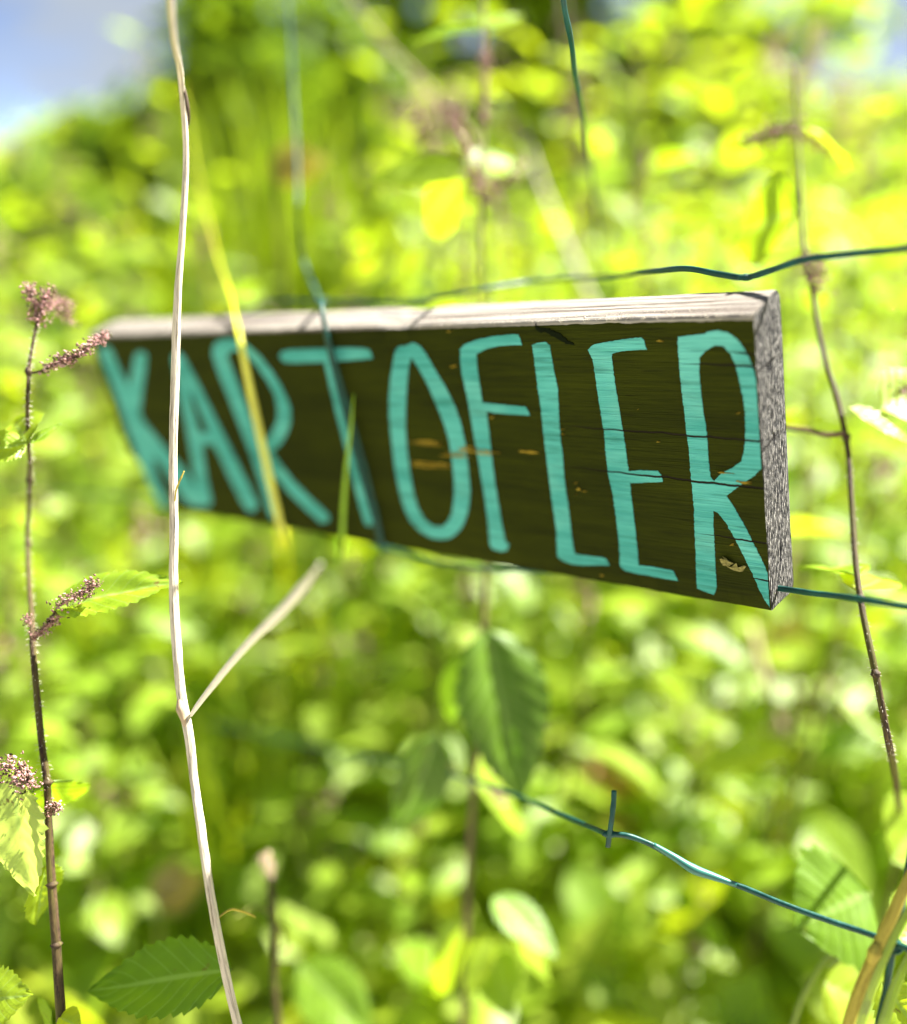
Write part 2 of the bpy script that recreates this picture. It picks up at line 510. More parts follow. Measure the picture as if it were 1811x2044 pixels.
def end_grain():
    m, nt = newmat('grey_end_grain'); n = N(nt)
    co, x, z = board_coords(n)
    sep = n.node('ShaderNodeSeparateXYZ'); n.l(co, sep.inputs[0])
    y = sep.outputs[1]
    wv = n.node('ShaderNodeCombineXYZ')
    bend = n.math('MULTIPLY', n.math('POWER', n.math('MULTIPLY', z, 10.0), 2.0), 0.0030)
    wob = n.math('MULTIPLY', n.math('SUBTRACT', n.noise(n.scale(co, (0, 40, 40)), 1.0, 3.0), 0.5), 0.0022)
    n.l(n.math('ADD', n.math('ADD', y, bend), wob), wv.inputs[1]); n.l(z, wv.inputs[2])
    rings = n.math('SINE', n.math('MULTIPLY', n.math('ADD', n.math('ADD', y, bend), wob), 6.283 / 0.00155))
    pores = n.noise(n.scale(wv.outputs[0], (1, 1100, 300)), 1.0, 2.0, 0.6)
    spk = n.noise(co, 1250.0, 2.0, 0.6)
    h = n.math('ADD', n.math('MULTIPLY', rings, 0.45), n.math('ADD', n.math('MULTIPLY', pores, 1.4), n.math('MULTIPLY', spk, 0.55)))
    tone = n.math('MULTIPLY_ADD', rings, 0.10, n.math('MULTIPLY_ADD', pores, 0.80, n.math('MULTIPLY', spk, 0.20)))
    col = n.ramp(tone, [(0.40, (0.005, 0.005, 0.007)), (0.49, (0.03, 0.03, 0.034)), (0.55, (0.11, 0.108, 0.105)), (0.66, (0.40, 0.385, 0.36))])
    # two checks running across the end, and the slanting dark one near its top
    for (za, zb) in ((-0.0206, -0.0200), (-0.0515, -0.0485)):
        d = n.math('ABSOLUTE', n.math('SUBTRACT', z, n.math('MULTIPLY_ADD', y, (zb - za) / BT, za)))
        col = n.mix(n.math('MULTIPLY', n.sstep(d, 0.0007, 0.0002), n.sstep(y, 0.019, 0.015)), col, (0.012, 0.010, 0.010))
    n.out(n.principled(col, 0.9, n.bump(h, 1.0, 0.0030), spec=0.1))
    return m


M['raw'] = raw_wood()
M['end'] = end_grain()

sign = bpy.data.objects.new('wooden_sign', None)
COL.objects.link(sign)
sign.matrix_world = signM
sign.empty_display_size = 0.05
tag(sign, 'olive plank sign with turquoise hand-painted letters KARTOFLER hanging on the wire fence', 'sign')


def build_board():
    h, t = BH, BT
    ring = []                                   # (y, z, material of the span that starts here)
    for k in range(14): ring.append((0.0, -h + 0.0008 + (h - 0.0026) * k / 13, 0))
    ring[-1] = (0.0, -0.0014, 1)
    ring += [(0.0004, -0.0002, 1), (0.0013, 0.0003, 1), (0.0034, 0.0007, 1), (0.0072, 0.0013, 1), (0.0115, 0.0021, 1), (0.016, 0.0029, 1),
             (0.0204, 0.0035, 1), (0.0232, 0.0034, 1), (0.0248, 0.0024, 1), (0.0258, 0.0006, 1), (0.0262, -0.002, 1)]
    for k in range(1, 6): ring.append((0.0262 - 0.00015 * k, -0.002 - (h - 0.006) * k / 6, 1))
    ring += [(0.0255, -h + 0.0010, 1), (0.0247, -h - 0.0016, 1), (0.0228, -h - 0.0029, 0), (0.015, -h - 0.0018, 0), (0.0075, -h - 0.0008, 0), (0.001, -h, 0)]
    nr = len(ring)
    ns = 220
    v, f, mi = [], [], []
    for i in range(ns + 1):
        x = -BL * (i / ns) ** 1.25
        for k, (y, z, _) in enumerate(ring):
            q = Vector((x * 45, k * .9, 1.7))
            dz = noise.noise(q) * 0.00022 + noise.noise(Vector((x * 260, k * 2.1, 9))) * 0.00013
            dy = noise.noise(Vector((x * 60, k * 1.3, 21))) * 0.00012
            if 0 < k < 13: dy *= .35
            if k in (12, 13, 14): dz += noise.noise(Vector((x * 130, 3, 8))) * 0.00045 + noise.noise(Vector((x * 420, 3, 8))) * 0.0003
            # a hollow worn into the top edge
            if 13 < k < 24: dz -= 0.0013 * math.exp(-((x + 0.170) / 0.010) ** 2)
            e = 0.0
            if i == 0: e = -abs(noise.noise(Vector((k * 1.7, 4, 2)))) * 0.0005
            x_ = x + max(0, -0.080 - z) * 1.0 * (-x / BL) ** 6          # the far lower corner is broken off
            v.append((x_ + e, y + dy, z + dz))
    for i in range(ns):
        for k in range(nr):
            k2 = (k + 1) % nr
            f.append((i * nr + k, (i + 1) * nr + k, (i + 1) * nr + k2, i * nr + k2)); mi.append(ring[k][2])
    # rough sawn ends
    for (base, flip, m) in ((0, 1, 2), (ns * nr, 0, 0)):
        cur = [base + k for k in range(nr)]
        for s in range(1, 5):
            nxt = []
            for k in range(nr):
                p = Vector(v[base + k]); c = Vector((p.x, BT / 2, max(-h + .012, min(-.008, p.z))))
                q = p.lerp(c, s / 4.2)
                nxt.append(len(v)); v.append((q.x + (0.00035 if m == 2 else -0.0002) * (1 if s else 0) + noise.noise(q * 500) * .0002, q.y, q.z))
            for k in range(nr):
                k2 = (k + 1) % nr
                a = (cur[k], cur[k2], nxt[k2], nxt[k])
                f.append(a if flip else a[::-1]); mi.append(m)
            cur = nxt
        # close the thin slit in the middle
        f.append(tuple(cur) if flip else tuple(cur[::-1])); mi.append(m)
    me = mesh('board', v, f, midx=mi)
    me.set_sharp_from_angle(angle=math.radians(50))
    o = link('board', me, [M['olive'], M['raw'], M['end']], sign)
    return o
build_board()


def smooth_poly(pts, step):
    """resample a closed outline, keeping corners, with the shaky edge of a brush stroke"""
    out = []
    n = len(pts)
    for i in range(n):
        a, b = Vector(pts[i]), Vector(pts[(i + 1) % n])
        k = max(1, int((b - a).length / step))
        for j in range(k):
            p = a.lerp(b, j / k)
            q = Vector((p.x * 900, p.y * 900, 5))
            out.append(p + Vector((noise.noise(q) * 0.00022 + noise.noise(Vector((p.x * 90, p.y * 2600, 2))) * 0.00030, noise.noise(q + Vector((31, 7, 3))) * 0.00020)))
    return out


def letter(outer, holes, zf, thick, label=None, clampx=-0.0006):
    loops = []
    for lp in [outer] + holes:
        pts = [Vector(on_board(*zf(p))) for p in lp]
        if zf is z1:
            ar = sum(pts[i].cross(pts[(i + 1) % len(pts)]) for i in range(len(pts)))
            sg = (1 if ar > 0 else -1) * (1 if lp is outer else -1)
            nn = []
            for i in range(len(pts)):
                t = (pts[(i + 1) % len(pts)] - pts[i - 1]).normalized()
                nn.append(pts[i] + Vector((-t.y, t.x)) * sg * 0.00055)
            pts = nn
        # round gently between the traced points
        pts = [pts[i] for i in range(len(pts))]
        pts = smooth_poly(pts, 0.0006)
        pts = [Vector((min(p.x, clampx), p.y)) for p in pts]
        loops.append(pts)
    tris = tessellate_polygon([[Vector((p.x, p.y, 0)) for p in lp] for lp in loops])
    flat = [p for lp in loops for p in lp]
    nf = len(flat)
    v = [(p.x, -thick, p.y) for p in flat] + [(p.x, 0.0003, p.y) for p in flat]
    f = []
    for a, b, c in tris:
        A, B_, C_ = flat[a], flat[b], flat[c]
        if (B_ - A).cross(C_ - A) < 0: b, c = c, b
        f.append((a, b, c))
    base = 0
    for lp in loops:
        m = len(lp)
        for i in range(m):
            j = (i + 1) % m
            f.append((base + i, base + i + nf, base + j + nf, base + j))
        base += m
    me = mesh('letter', v, f, smooth=False)
    o = link('letter', me, M['turq'], sign)
    if label: o['label'] = label
    return o


letter([(195, 400), (215, 380), (250, 385), (270, 420), (300, 490), (345, 580), (358, 520), (366, 470), (375, 425), (395, 407), (420, 407), (440, 425), (440, 460),
        (430, 540), (415, 640), (405, 720), (425, 760), (490, 840), (550, 910), (620, 990), (680, 1080), (730, 1150), (725, 1185), (690, 1195), (640, 1170), (590, 1110),
        (540, 1030), (490, 960), (465, 945), (490, 1040), (530, 1130), (545, 1180), (535, 1203), (505, 1190), (450, 1080), (400, 960), (350, 830), (300, 680), (250, 550), (210, 450)],
       [], z1, 0.00025, 'letter K')
letter([(565, 430), (583, 408), (605, 410), (625, 430), (680, 530), (740, 650), (800, 770), (860, 890), (920, 1010), (980, 1130), (1000, 1185), (985, 1215), (950, 1218), (910, 1160),
        (850, 1040), (800, 930), (772, 882), (730, 880), (722, 890), (735, 1000), (755, 1110), (768, 1165), (752, 1190), (715, 1190), (690, 1120), (670, 1000), (650, 880), (630, 760), (600, 640), (578, 520)],
       [[(650, 580), (690, 680), (735, 780), (748, 812), (712, 818), (695, 780), (668, 680)]], z1, 0.00034, 'letter A')
letter([(765, 430), (766, 390), (780, 362), (805, 345), (850, 338), (900, 348), (950, 375), (1010, 430), (1065, 500), (1110, 570), (1145, 640), (1165, 700), (1165, 770), (1145, 830),
        (1110, 885), (1072, 915), (1110, 970), (1180, 1060), (1260, 1140), (1340, 1213), (1363, 1245), (1352, 1272), (1312, 1275), (1240, 1210), (1160, 1130), (1095, 1055), (1078, 1035),
        (1088, 1110), (1105, 1190), (1112, 1240), (1090, 1258), (1062, 1250), (1045, 1210), (1005, 1070), (960, 930), (900, 780), (850, 650), (800, 530)],
       [[(845, 428), (868, 410), (905, 412), (945, 435), (990, 485), (1040, 555), (1080, 632), (1093, 700), (1088, 760), (1060, 815), (1025, 862), (1010, 868), (985, 800), (955, 720), (905, 585), (870, 495)]],
       z1, 0.00025, 'first letter R')
letter([(1100, 430), (1115, 405), (1160, 395), (1250, 392), (1350, 388), (1450, 385), (1530, 387), (1560, 395), (1570, 420), (1577, 450), (1500, 457), (1420, 462), (1378, 465),
        (1385, 520), (1415, 640), (1450, 770), (1490, 930), (1530, 1090), (1568, 1225), (1582, 1275), (1562, 1292), (1535, 1280), (1510, 1200), (1470, 1050), (1425, 860), (1390, 730),
        (1350, 560), (1330, 468), (1250, 470), (1180, 472), (1125, 465)], [], z1, 0.00025, 'letter T')
letter([(138, 345), (146, 320), (160, 306), (185, 305), (197, 298), (215, 292), (240, 303), (262, 330), (300, 395), (345, 470), (385, 550), (408, 620), (425, 700), (435, 780), (443, 860),
        (445, 900), (438, 960), (420, 1020), (395, 1055), (365, 1078), (330, 1084), (290, 1078), (245, 1052), (205, 1010), (180, 960), (160, 890), (142, 800), (130, 700), (120, 600), (118, 520), (124, 440)],
       [[(207, 350), (240, 400), (275, 465), (310, 545), (340, 620), (360, 690), (372, 770), (380, 850), (379, 920), (372, 980), (355, 1013), (330, 1033), (295, 1030), (262, 1005),
         (235, 960), (215, 890), (200, 800), (190, 720), (184, 640), (185, 560), (190, 470), (196, 400)]], z2, 0.00025, 'letter O')
letter([(405, 318), (420, 300), (470, 280), (540, 265), (620, 258), (640, 260), (645, 275), (653, 302), (625, 301), (560, 305), (510, 318), (470, 338), (474, 400), (484, 470), (494, 533),
        (560, 540), (640, 548), (668, 550), (675, 560), (685, 585), (600, 580), (545, 575), (510, 568), (520, 650), (530, 740), (542, 840), (560, 950), (575, 1040), (588, 1095), (602, 1106),
        (590, 1128), (570, 1132), (535, 1122), (525, 1105), (515, 1000), (500, 900), (480, 780), (462, 680), (445, 580), (430, 500), (412, 420), (405, 360)], [], z2, 0.00025, 'letter F')
letter([(694, 302), (715, 293), (745, 289), (765, 302), (772, 350), (785, 420), (798, 480), (800, 540), (803, 610), (808, 680), (818, 750), (822, 830), (832, 900), (842, 970), (850, 1040),
        (858, 1110), (866, 1143), (920, 1150), (975, 1156), (992, 1162), (1005, 1188), (960, 1186), (900, 1188), (850, 1182), (815, 1168), (797, 1155), (794, 1120), (792, 1050), (780, 970),
        (770, 900), (762, 840), (752, 760), (745, 700), (738, 640), (730, 560), (718, 480), (708, 400), (700, 340)], [], z2, 0.00025, 'letter L')
letter([(918, 320), (940, 300), (985, 290), (1060, 278), (1130, 271), (1142, 280), (1155, 319), (1100, 322), (1050, 327), (1013, 337), (1020, 400), (1032, 480), (1045, 560), (1058, 640),
        (1070, 720), (1082, 810), (1130, 805), (1200, 808), (1212, 825), (1221, 852), (1150, 855), (1088, 857), (1095, 930), (1105, 1010), (1115, 1100), (1122, 1188), (1170, 1192),
        (1240, 1205), (1262, 1210), (1280, 1250), (1220, 1240), (1160, 1228), (1110, 1220), (1070, 1210), (1048, 1192), (1047, 1140), (1040, 1060), (1030, 980), (1018, 900), (1000, 820),
        (990, 730), (982, 640), (965, 540), (950, 440), (938, 360)], [], z2, 0.00025, 'letter E')
letter([(1280, 268), (1340, 262), (1385, 258), (1400, 248), (1440, 242), (1480, 250), (1515, 275), (1545, 312), (1570, 360), (1588, 410), (1597, 470), (1602, 560), (1609, 640), (1614, 720),
        (1615, 800), (1585, 830), (1540, 860), (1500, 890), (1476, 908), (1510, 960), (1550, 1030), (1590, 1110), (1620, 1170), (1643, 1222), (1653, 1290), (1657, 1358), (1640, 1345),
        (1610, 1290), (1580, 1220), (1545, 1150), (1510, 1080), (1470, 1010), (1440, 975), (1423, 968), (1424, 1040), (1428, 1120), (1432, 1200), (1436, 1285), (1425, 1306), (1400, 1298),
        (1358, 1280), (1355, 1240), (1352, 1150), (1348, 1060), (1345, 960), (1338, 880), (1330, 800), (1325, 720), (1315, 650), (1305, 560), (1295, 480), (1288, 400), (1282, 330)],
       [[(1368, 350), (1395, 322), (1430, 302), (1465, 306), (1490, 335), (1510, 375), (1525, 430), (1540, 500), (1550, 560), (1553, 640), (1548, 720), (1535, 770), (1500, 795), (1460, 815),
         (1425, 848), (1412, 830), (1405, 780), (1400, 700), (1392, 620), (1380, 550), (1372, 480), (1366, 410)]], z2, 0.00025, 'last letter R, run out to the board end')

# bare patches where splinters have lifted off, and chips of pale paint
m_, nt_ = newmat('bare_yellow_wood'); n_ = N(nt_)
co_ = n_.node('ShaderNodeTexCoord').outputs['Object']
g_ = n_.noise(n_.scale(co_, (40, 40, 900)), 1.0, 3.0, 0.6)
n_.out(n_.principled(n_.ramp(g_, [(0.3, (0.07, 0.045, 0.003)), (0.48, (0.22, 0.15, 0.010)), (0.65, (0.38, 0.27, 0.03))]), 0.8, n_.bump(g_, 0.8, 0.0008), spec=0.2))
M['bare'] = m_


def patch(name, pts, zf, lift, rng_):
    """a lens of splintered wood along the grain, ragged at both ends"""
    q = [Vector(on_board(*zf(p))) for p in pts]
    q = smooth_poly(q, 0.0010)
    q = [p + Vector((rng_.uniform(-.0009, .0009), rng_.uniform(-.00025, .00025))) for p in q]
    tris = tessellate_polygon([[Vector((p.x, p.y, 0)) for p in q]])
    k = len(q)
    v = [(p.x, -lift - rng_.uniform(0, .00012), p.y) for p in q] + [(p.x, 0.0002, p.y) for p in q]
    f = []
    for a, b, c in tris:
        if (q[b] - q[a]).cross(q[c] - q[a]) < 0: b, c = c, b
        f.append((a, b, c))
    for i in range(k): f.append((i, i + k, (i + 1) % k + k, (i + 1) % k))
    return link(name, mesh(name, v, f, smooth=False), M['bare'], sign)

rs = random.Random(9)
for (x0, y0, x1, y1, k) in ((195, 690, 395, 703, 6), (305, 742, 460, 742, 4), (200, 775, 370, 790, 6), (395, 712, 570, 742, 5), (630, 725, 742, 738, 3), (1415, 806, 1530, 812, 2), (1490, 848, 1610, 866, 2)):
    for q in range(k):
        a = rs.uniform(0, .45); b = min(1, a + rs.uniform(.35, .7)); off = rs.uniform(-9, 9); hw = rs.uniform(1.5, 4.5)
        if x0 == 630: off *= .6; hw = 5 - 1.5 * q
        f0 = lambda t: (x0 + (x1 - x0) * t, y0 + (y1 - y0) * t + off)
        up_ = [(f0(a + (b - a) * t)[0], f0(a + (b - a) * t)[1] - hw * w_ * rs.uniform(.5, 1.2)) for t, w_ in ((0, .15), (.2, .8), (.45, 1), (.75, .7), (1, .1))]
        dn_ = [(f0(a + (b - a) * t)[0], f0(a + (b - a) * t)[1] + hw * w_ * rs.uniform(.5, 1.2)) for t, w_ in ((.9, .3), (.6, .9), (.3, 1), (.1, .5))]
        patch('splinter_scar', up_ + dn_, z2, 0.00040 + .00004 * q, rs)
for (cx, cy, r) in ((1212, 284, 9), (535, 593, 6), (376, 386, 9), (360, 247, 6), (875, 857, 6), (885, 880, 6), (906, 890, 5), (818, 640, 4), (822, 660, 4), (1120, 560, 6), (1522, 575, 6), (1205, 690, 5), (975, 1228, 5), (870, 902, 4), (1500, 1103, 7)):
    patch('paint_fleck', [(cx + r * math.cos(a) * 1.0, cy + r * math.sin(a) * .45) for a in [i * 1.047 for i in range(6)]], z2, 0.0005, R_)
# dark twig-like smear below the top edge
m_, nt_ = newmat('dark_smear'); n_ = N(nt_); n_.out(n_.principled((0.004, 0.007, 0.002), 0.8, spec=0.05)); M['smear'] = m_
o = patch('dark_smear', [(705, 213), (722, 232), (760, 235), (800, 255), (840, 285), (862, 303), (835, 296), (795, 276), (775, 262), (755, 255), (740, 246), (726, 252), (716, 240)], z2, 0.0004, R_)
o.data.materials.clear(); o.data.materials.append(M['smear'])

# a shrivelled husk stuck to the last letter, and fibres along the worn top edge
m_, nt_ = newmat('dry_husk'); n_ = N(nt_)
co_ = n_.node('ShaderNodeTexCoord').outputs['Object']; g_ = n_.noise(co_, 900.0, 3.0)
n_.out(n_.principled(n_.mix(n_.rng(g_, .35, .65), (0.10, 0.09, 0.015), (0.26, 0.23, 0.07)), 0.8, n_.bump(g_, .8, .0006))); M['husk'] = m_
zh = lambda p: ((2350 + p[0] * .24465) / 1.6698, (1600 + p[1] * .24465) / 1.6698)
husk = bpy.data.objects.new('dried_husk', None); COL.objects.link(husk)
hx, hz = on_board(*zh((400, 1140)))
husk.matrix_world = signM @ Matrix.Translation((hx, 0, hz))
tag(husk, 'shrivelled yellowish plant husk stuck on the board beside the last letter', 'husk')
def husk_piece(pts, curl):
    q = [Vector(on_board(*zh(p))) - Vector((hx, hz)) for p in pts]
    k = len(q); c = sum(q, Vector((0, 0))) / k
    v = [(c.x, -0.0004 - curl, c.y)] + [(p.x, -0.0006 - curl * (0.3 + R_.random()), p.y) for p in q]
    v += [(c.x, -0.0003 - curl * .6, c.y)] + [(x * .98, y + .0003, z * .98) for (x, y, z) in v[1:]]
    f = []
    for i in range(k):
        j = (i + 1) % k
        f += [(0, 1 + j, 1 + i), (k + 1, k + 2 + i, k + 2 + j), (1 + i, 1 + j, k + 2 + j, k + 2 + i)]
    link('husk_flake', mesh('husk_flake', v, f, smooth=False), M['husk'], husk)
husk_piece([(215, 1060), (240, 1050), (290, 1065), (340, 1090), (385, 1110), (400, 1125), (360, 1140), (340, 1165), (300, 1155), (260, 1140), (230, 1110)], .0008)
husk_piece([(255, 1020), (300, 1040), (350, 1075), (400, 1105), (390, 1118), (330, 1085), (280, 1055)], .0018)
husk_piece([(320, 1165), (370, 1170), (440, 1115), (430, 1155), (400, 1175), (480, 1190), (520, 1190), (515, 1165), (545, 1150), (578, 1160), (550, 1195), (530, 1230), (480, 1230), (410, 1215), (360, 1190)], .0007)


def fibres():
    mb = Mesher(); r = random.Random(4)
    for i in range(420):
        x = -BL * 0.92 * r.random() ** 1.3
        y = r.choice([0.0006, 0.001, 0.0035, 0.006]) + r.uniform(-.0005, .0006)
        z = 0.0002 + max(0, y) * .22
        L = r.uniform(.0006, .0022) * (2.0 if r.random() < .06 else 1)
        a = r.uniform(-1.2, 1.2)
        p0 = Vector((x, y, z))
        p1 = p0 + Vector((math.sin(a) * L * .5, -L * .45, L * .2 * r.uniform(-1, 1)))
        p2 = p1 + Vector((math.sin(a) * L * .6, -L * .12, -L * r.uniform(.2, .8)))
        v, f, u = tube_data([p0, p1, p2], [.00010, .00008, .00003], 3, cap=False)
        mb.add(v, f, u)
    o = link('wood_fibre', mb.build('wood_fibre'), M['fibre'], sign)
    o['kind'] = 'stuff'
m_, nt_ = newmat('pale_fibre'); n_ = N(nt_); n_.out(n_.principled((0.55, 0.50, 0.40), 0.8)); M['fibre'] = m_
fibres()

# ------------------------------------------------------------------ the wire fence
fence = empty('wire_fence', (0.3, 0.55, 0.0), 'green plastic-coated wire mesh fence that carries the potato sign', 'fence')
WR = 0.00122


def wire(pts, r=WR, wob=0.0, seed=1, extra=None):
    q = [P(*p) for p in pts]
    if pts[0][0] > 1900: q = [q[0] + BX * .45, q[0] + BX * .2] + q       # the fence runs on past the frame
    sp = smooth_path(q, 8)
    rr = random.Random(seed)
    rads = [r * (1 + .12 * noise.noise(Vector((i * .21, seed, 0)))) for i in range(len(sp))]
    v, f, u = tube_data(sp, rads, 10, flat=0.8, twist=0.09)
    return adopt(link('wire', mesh('wire', v, f, uvs=u), M['wire']), fence)

wire([(2150, 440, .25), (1960, 470, .28), (1811, 496, .300), (1690, 508, .318), (1600, 520, .331), (1540, 540, .340), (1490, 554, .348), (1440, 548, .356), (1380, 537, .370), (1310, 541, .395), (1200, 552, .49),
      (1080, 560, .52), (950, 580, .50), (820, 602, .51), (700, 603, .535), (640, 603, .553), (560, 602, .58), (470, 628, .61), (380, 655, .64), (300, 640, .67), (160, 660, .73), (-60, 640, .83), (-300, 640, .95)], seed=2)
wire([(2150, 1262, .25), (1960, 1232, .285), (1811, 1212, .315), (1760, 1203, .325), (1690, 1192, .342), (1620, 1184, .356), (1588, 1179, .365), (1500, 1168, .385), (1300, 1150, .425), (1100, 1140, .47), (960, 1134, .505), (880, 1122, .525), (760, 1090, .555),
      (690, 1066, .58), (600, 1050, .60), (480, 1030, .65), (330, 1004, .70), (180, 985, .77), (-60, 970, .9)], seed=3)
wire([(2050, 1985, .30), (1811, 1893, .335), (1745, 1868, .343), (1650, 1836, .352), (1560, 1803, .36), (1480, 1770, .368), (1410, 1745, .372), (1350, 1715, .374), (1300, 1686, .374), (1250, 1668, .374), (1215, 1664, .376), (1190, 1655, .386),
      (1120, 1626, .42), (1040, 1592, .47), (900, 1545, .56), (700, 1505, .70), (400, 1440, .95)], seed=4)
# swollen sleeve on the lower wire
sp_ = smooth_path([P(1305, 1686, .3735), P(1345, 1710, .3735), P(1385, 1735, .3715), P(1420, 1748, .3705), P(1470, 1766, .3685)], 6)
v_, f_2, u_ = tube_data(sp_, lerp_list([.0009, .0014, .0020, .0016, .0009], len(sp_)), 10)
m_, nt_ = newmat('pale_sleeve'); n_ = N(nt_); n_.out(n_.principled((0.02, 0.13, 0.105), 0.45)); M['sleeve'] = m_
tag(adopt(link('wire_sleeve', mesh('wire_sleeve', v_, f_2, uvs=u_), M['sleeve']), fence), 'paler swollen stretch of the plastic coating')
# upright wires
wire([(1214, 1690, .376), (1217, 1664, .3745), (1222, 1630, .373), (1225, 1600, .373), (1226, 1578, .373)], r=.00115, seed=5)
bd = lambda x, y: board_depth(x, y) - .0028
wire([(560, -260, .62), (575, 0, .62), (592, 300, .605), (606, 520, .575), (640, 604, .549), (648, 648, bd(648, 648) - .001), (662, 720, bd(662, 720)), (690, 830, bd(690, 830)), (722, 950, bd(722, 950)),
      (748, 1040, bd(748, 1040)), (760, 1084, bd(760, 1084)), (765, 1097, .535), (764, 1093, .556)], r=.00125, seed=6)
wire([(650, 655, bd(650, 655) - .003), (668, 720, bd(668, 720) - .0024), (700, 830, bd(700, 830) - .0024), (733, 950, bd(733, 950) - .0024), (757, 1050, bd(757, 1050) - .0024), (765, 1092, bd(765, 1092) - .002)], r=.0010, seed=7)
wire([(1090, -240, .345), (1118, -60, .352), (1126, 10, .358), (1139, 75, .372), (1147, 140, .40), (1160, 210, .45), (1172, 290, .53), (1188, 400, .64), (1198, 500, .74), (1212, 640, .84), (1222, 800, .92), (1232, 1000, 1.0)], seed=8, r=.0012)
wire([(1850, 1560, .34), (1815, 1720, .342), (1800, 1810, .340), (1783, 1890, .339), (1768, 1980, .342), (1752, 2050, .345), (1735, 2160, .35)], r=.0014, seed=9)
for (a, d, r) in (((1490, 554), .348, .0014), ((640, 604), .552, .0019), ((1217, 1665), .3755, .0017), ((764, 1092), .553, .0017)):
    p = P(*a, d)
    sp_ = smooth_path([p + AR * -.003, p, p + AR * .003], 4)
    v_, f_2, u_ = tube_data(sp_, lerp_list([.0006, r, r, .0006], len(sp_)), 8)
    adopt(link('wire_knot', mesh('wire_knot', v_, f_2, uvs=u_), M['wire']), fence)

def wrap(a, b, d, turns, rad, r=.0007):
    p0, p1 = P(*a, d), P(*b, d)
    ax = (p1 - p0).normalized(); s1 = ax.cross(UPV).normalized(); s2 = ax.cross(s1)
    n = int(turns * 10)
    q = [p0.lerp(p1, i / n) + (s1 * math.cos(i * .628) + s2 * math.sin(i * .628)) * rad for i in range(n + 1)]
    v, f, u = tube_data(q, r, 7)
    adopt(link('wire_wrap', mesh('wire_wrap', v, f, uvs=u), M['wire']), fence)
UPV = Vector((0, 0, 1))
wrap((632, 603), (652, 604), .551, 3, .0020, .0009)
wrap((1783, 1880), (1788, 1896), .339, 2, .0022, .0008)

# ------------------------------------------------------------------ leaves
def leaf_data(L, W, nl=24, m=8, teeth=9, serr=0.10, fold=0.25, droop=0.15, ripple=0.0, cordate=True, twist=0.0):
    """a toothed leaf along +X, its face towards +Z"""
    v, f, u = [], [], []
    pk = 0.36 ** 0.5 * 0.64 ** 0.95 if cordate else 1
    for i in range(nl + 1):
        s = i / nl
        wv = (s ** 0.5 * (1 - s) ** 0.95 / pk) if cordate else math.sin(math.pi * s) ** 0.8
        wv = wv * W / 2
        fr = (s * teeth) % 1.0
        for j in range(m + 1):
            t = j / m * 2 - 1
            a = abs(t)
            e = 1 + (serr * (fr - .5) * (1 + .6 * noise.noise(Vector((s * 9, t, L * 300)))) if a > .99 else 0) + .07 * noise.noise(Vector((s * 4.3, t * 2, L * 900)))
            y = t * wv * e
            x = s * L - (a * a * .10 * L * (1 - s)) * 0 + a * wv * .25 * (1 - s)
            z = fold * a * wv * (1.6 - a) - droop * L * s * s
            ph = (s - .22 * a) * 8.0
            z += ripple * L * (abs((ph % 1.0) * 2 - 1) - .5) * min(1, a * 4) * (1 - .5 * s)
            z += .035 * L * noise.noise(Vector((s * 3.1 + L * 700, t * 1.6, 4.2)))
            c_, s_ = math.cos(twist * s), math.sin(twist * s)
            v.append((x, y * c_ - (z + droop * L * s * s) * s_, y * s_ + (z + droop * L * s * s) * c_ - droop * L * s * s))
            u.append((s, (t + 1) / 2))
    for i in range(nl):
        for j in range(m):
            a = i * (m + 1) + j
            f.append((a, a + m + 1, a + m + 2, a + 1))
    return v, f, u


def frame(base, tip, up):
    x = (tip - base).normalized()
    z = up - x * up.dot(x)
    if z.length < 1e-4: z = Vector((0, 0, 1)) - x * x.z
    z.normalize()
    return Matrix.Translation(base) @ Matrix((x, z.cross(x), z)).transposed().to_4x4()


def leaf_at(root, base, tip, up, width_ratio=.55, mat='nettle', name='leaf', label=None, hi=True, **kw):
    L = (tip - base).length
    args = dict(nl=54, m=12, teeth=12, serr=.16, fold=.25, droop=0.06, ripple=.018) if hi else dict(nl=24, m=6, teeth=8, serr=.14, fold=.25, droop=.08)
    args.update(kw)
    v, f, u = leaf_data(L, L * width_ratio, **args)
    o = link(name, mesh('leaf', v, f, uvs=u), M[mat])
    o.matrix_basis = frame(base, tip, up)
    if root: adopt(o, root)
    if label: o['label'] = label
    return o


_ico = None
def ico():
    global _ico
    if _ico is None:
        bm = bmesh.new(); bmesh.ops.create_icosphere(bm, subdivisions=1, radius=1)
        _ico = ([v.co.copy() for v in bm.verts], [tuple(v.index for v in f.verts) for f in bm.faces]); bm.free()
    return _ico


def blossom(root, pts, spread, size, count, seed, name='flower_cluster', mat='flower'):
    """a bunched string of tiny pink buds along a curve (world points)"""
    r = random.Random(seed)
    sp = smooth_path(pts, 8)
    mb = Mesher()
    v, f, u = tube_data(sp, size * .45, 5)
    mb.add(v, f, u)
    iv, if_ = ico()
    for i in range(int(count * 4)):
        p = sp[int(r.random() ** .9 * (len(sp) - 1))] + Vector((r.gauss(0, 1), r.gauss(0, 1), r.gauss(0, 1))) * spread * .5
        s = size * r.uniform(.3, .85)
        mt = Matrix.Translation(p) @ Matrix.Rotation(r.random() * 6, 4, Vector((r.random(), r.random(), 1))) @ Matrix.Diagonal((s * 1.2, s * r.uniform(.35, 1), s * r.uniform(.25, .7), 1))
        mb.add(iv, if_, None, mt)
    o = link(name, mb.build(name), M[mat])
    o['kind'] = 'stuff'
    return adopt(o, root)


UP = Vector((0, 0, 1))
def ground_under(px, py, d, dx=0.0, dy=0.0):
    p = P(px, py, d)
    return Vector((p.x + dx, p.y + dy, 0.0))

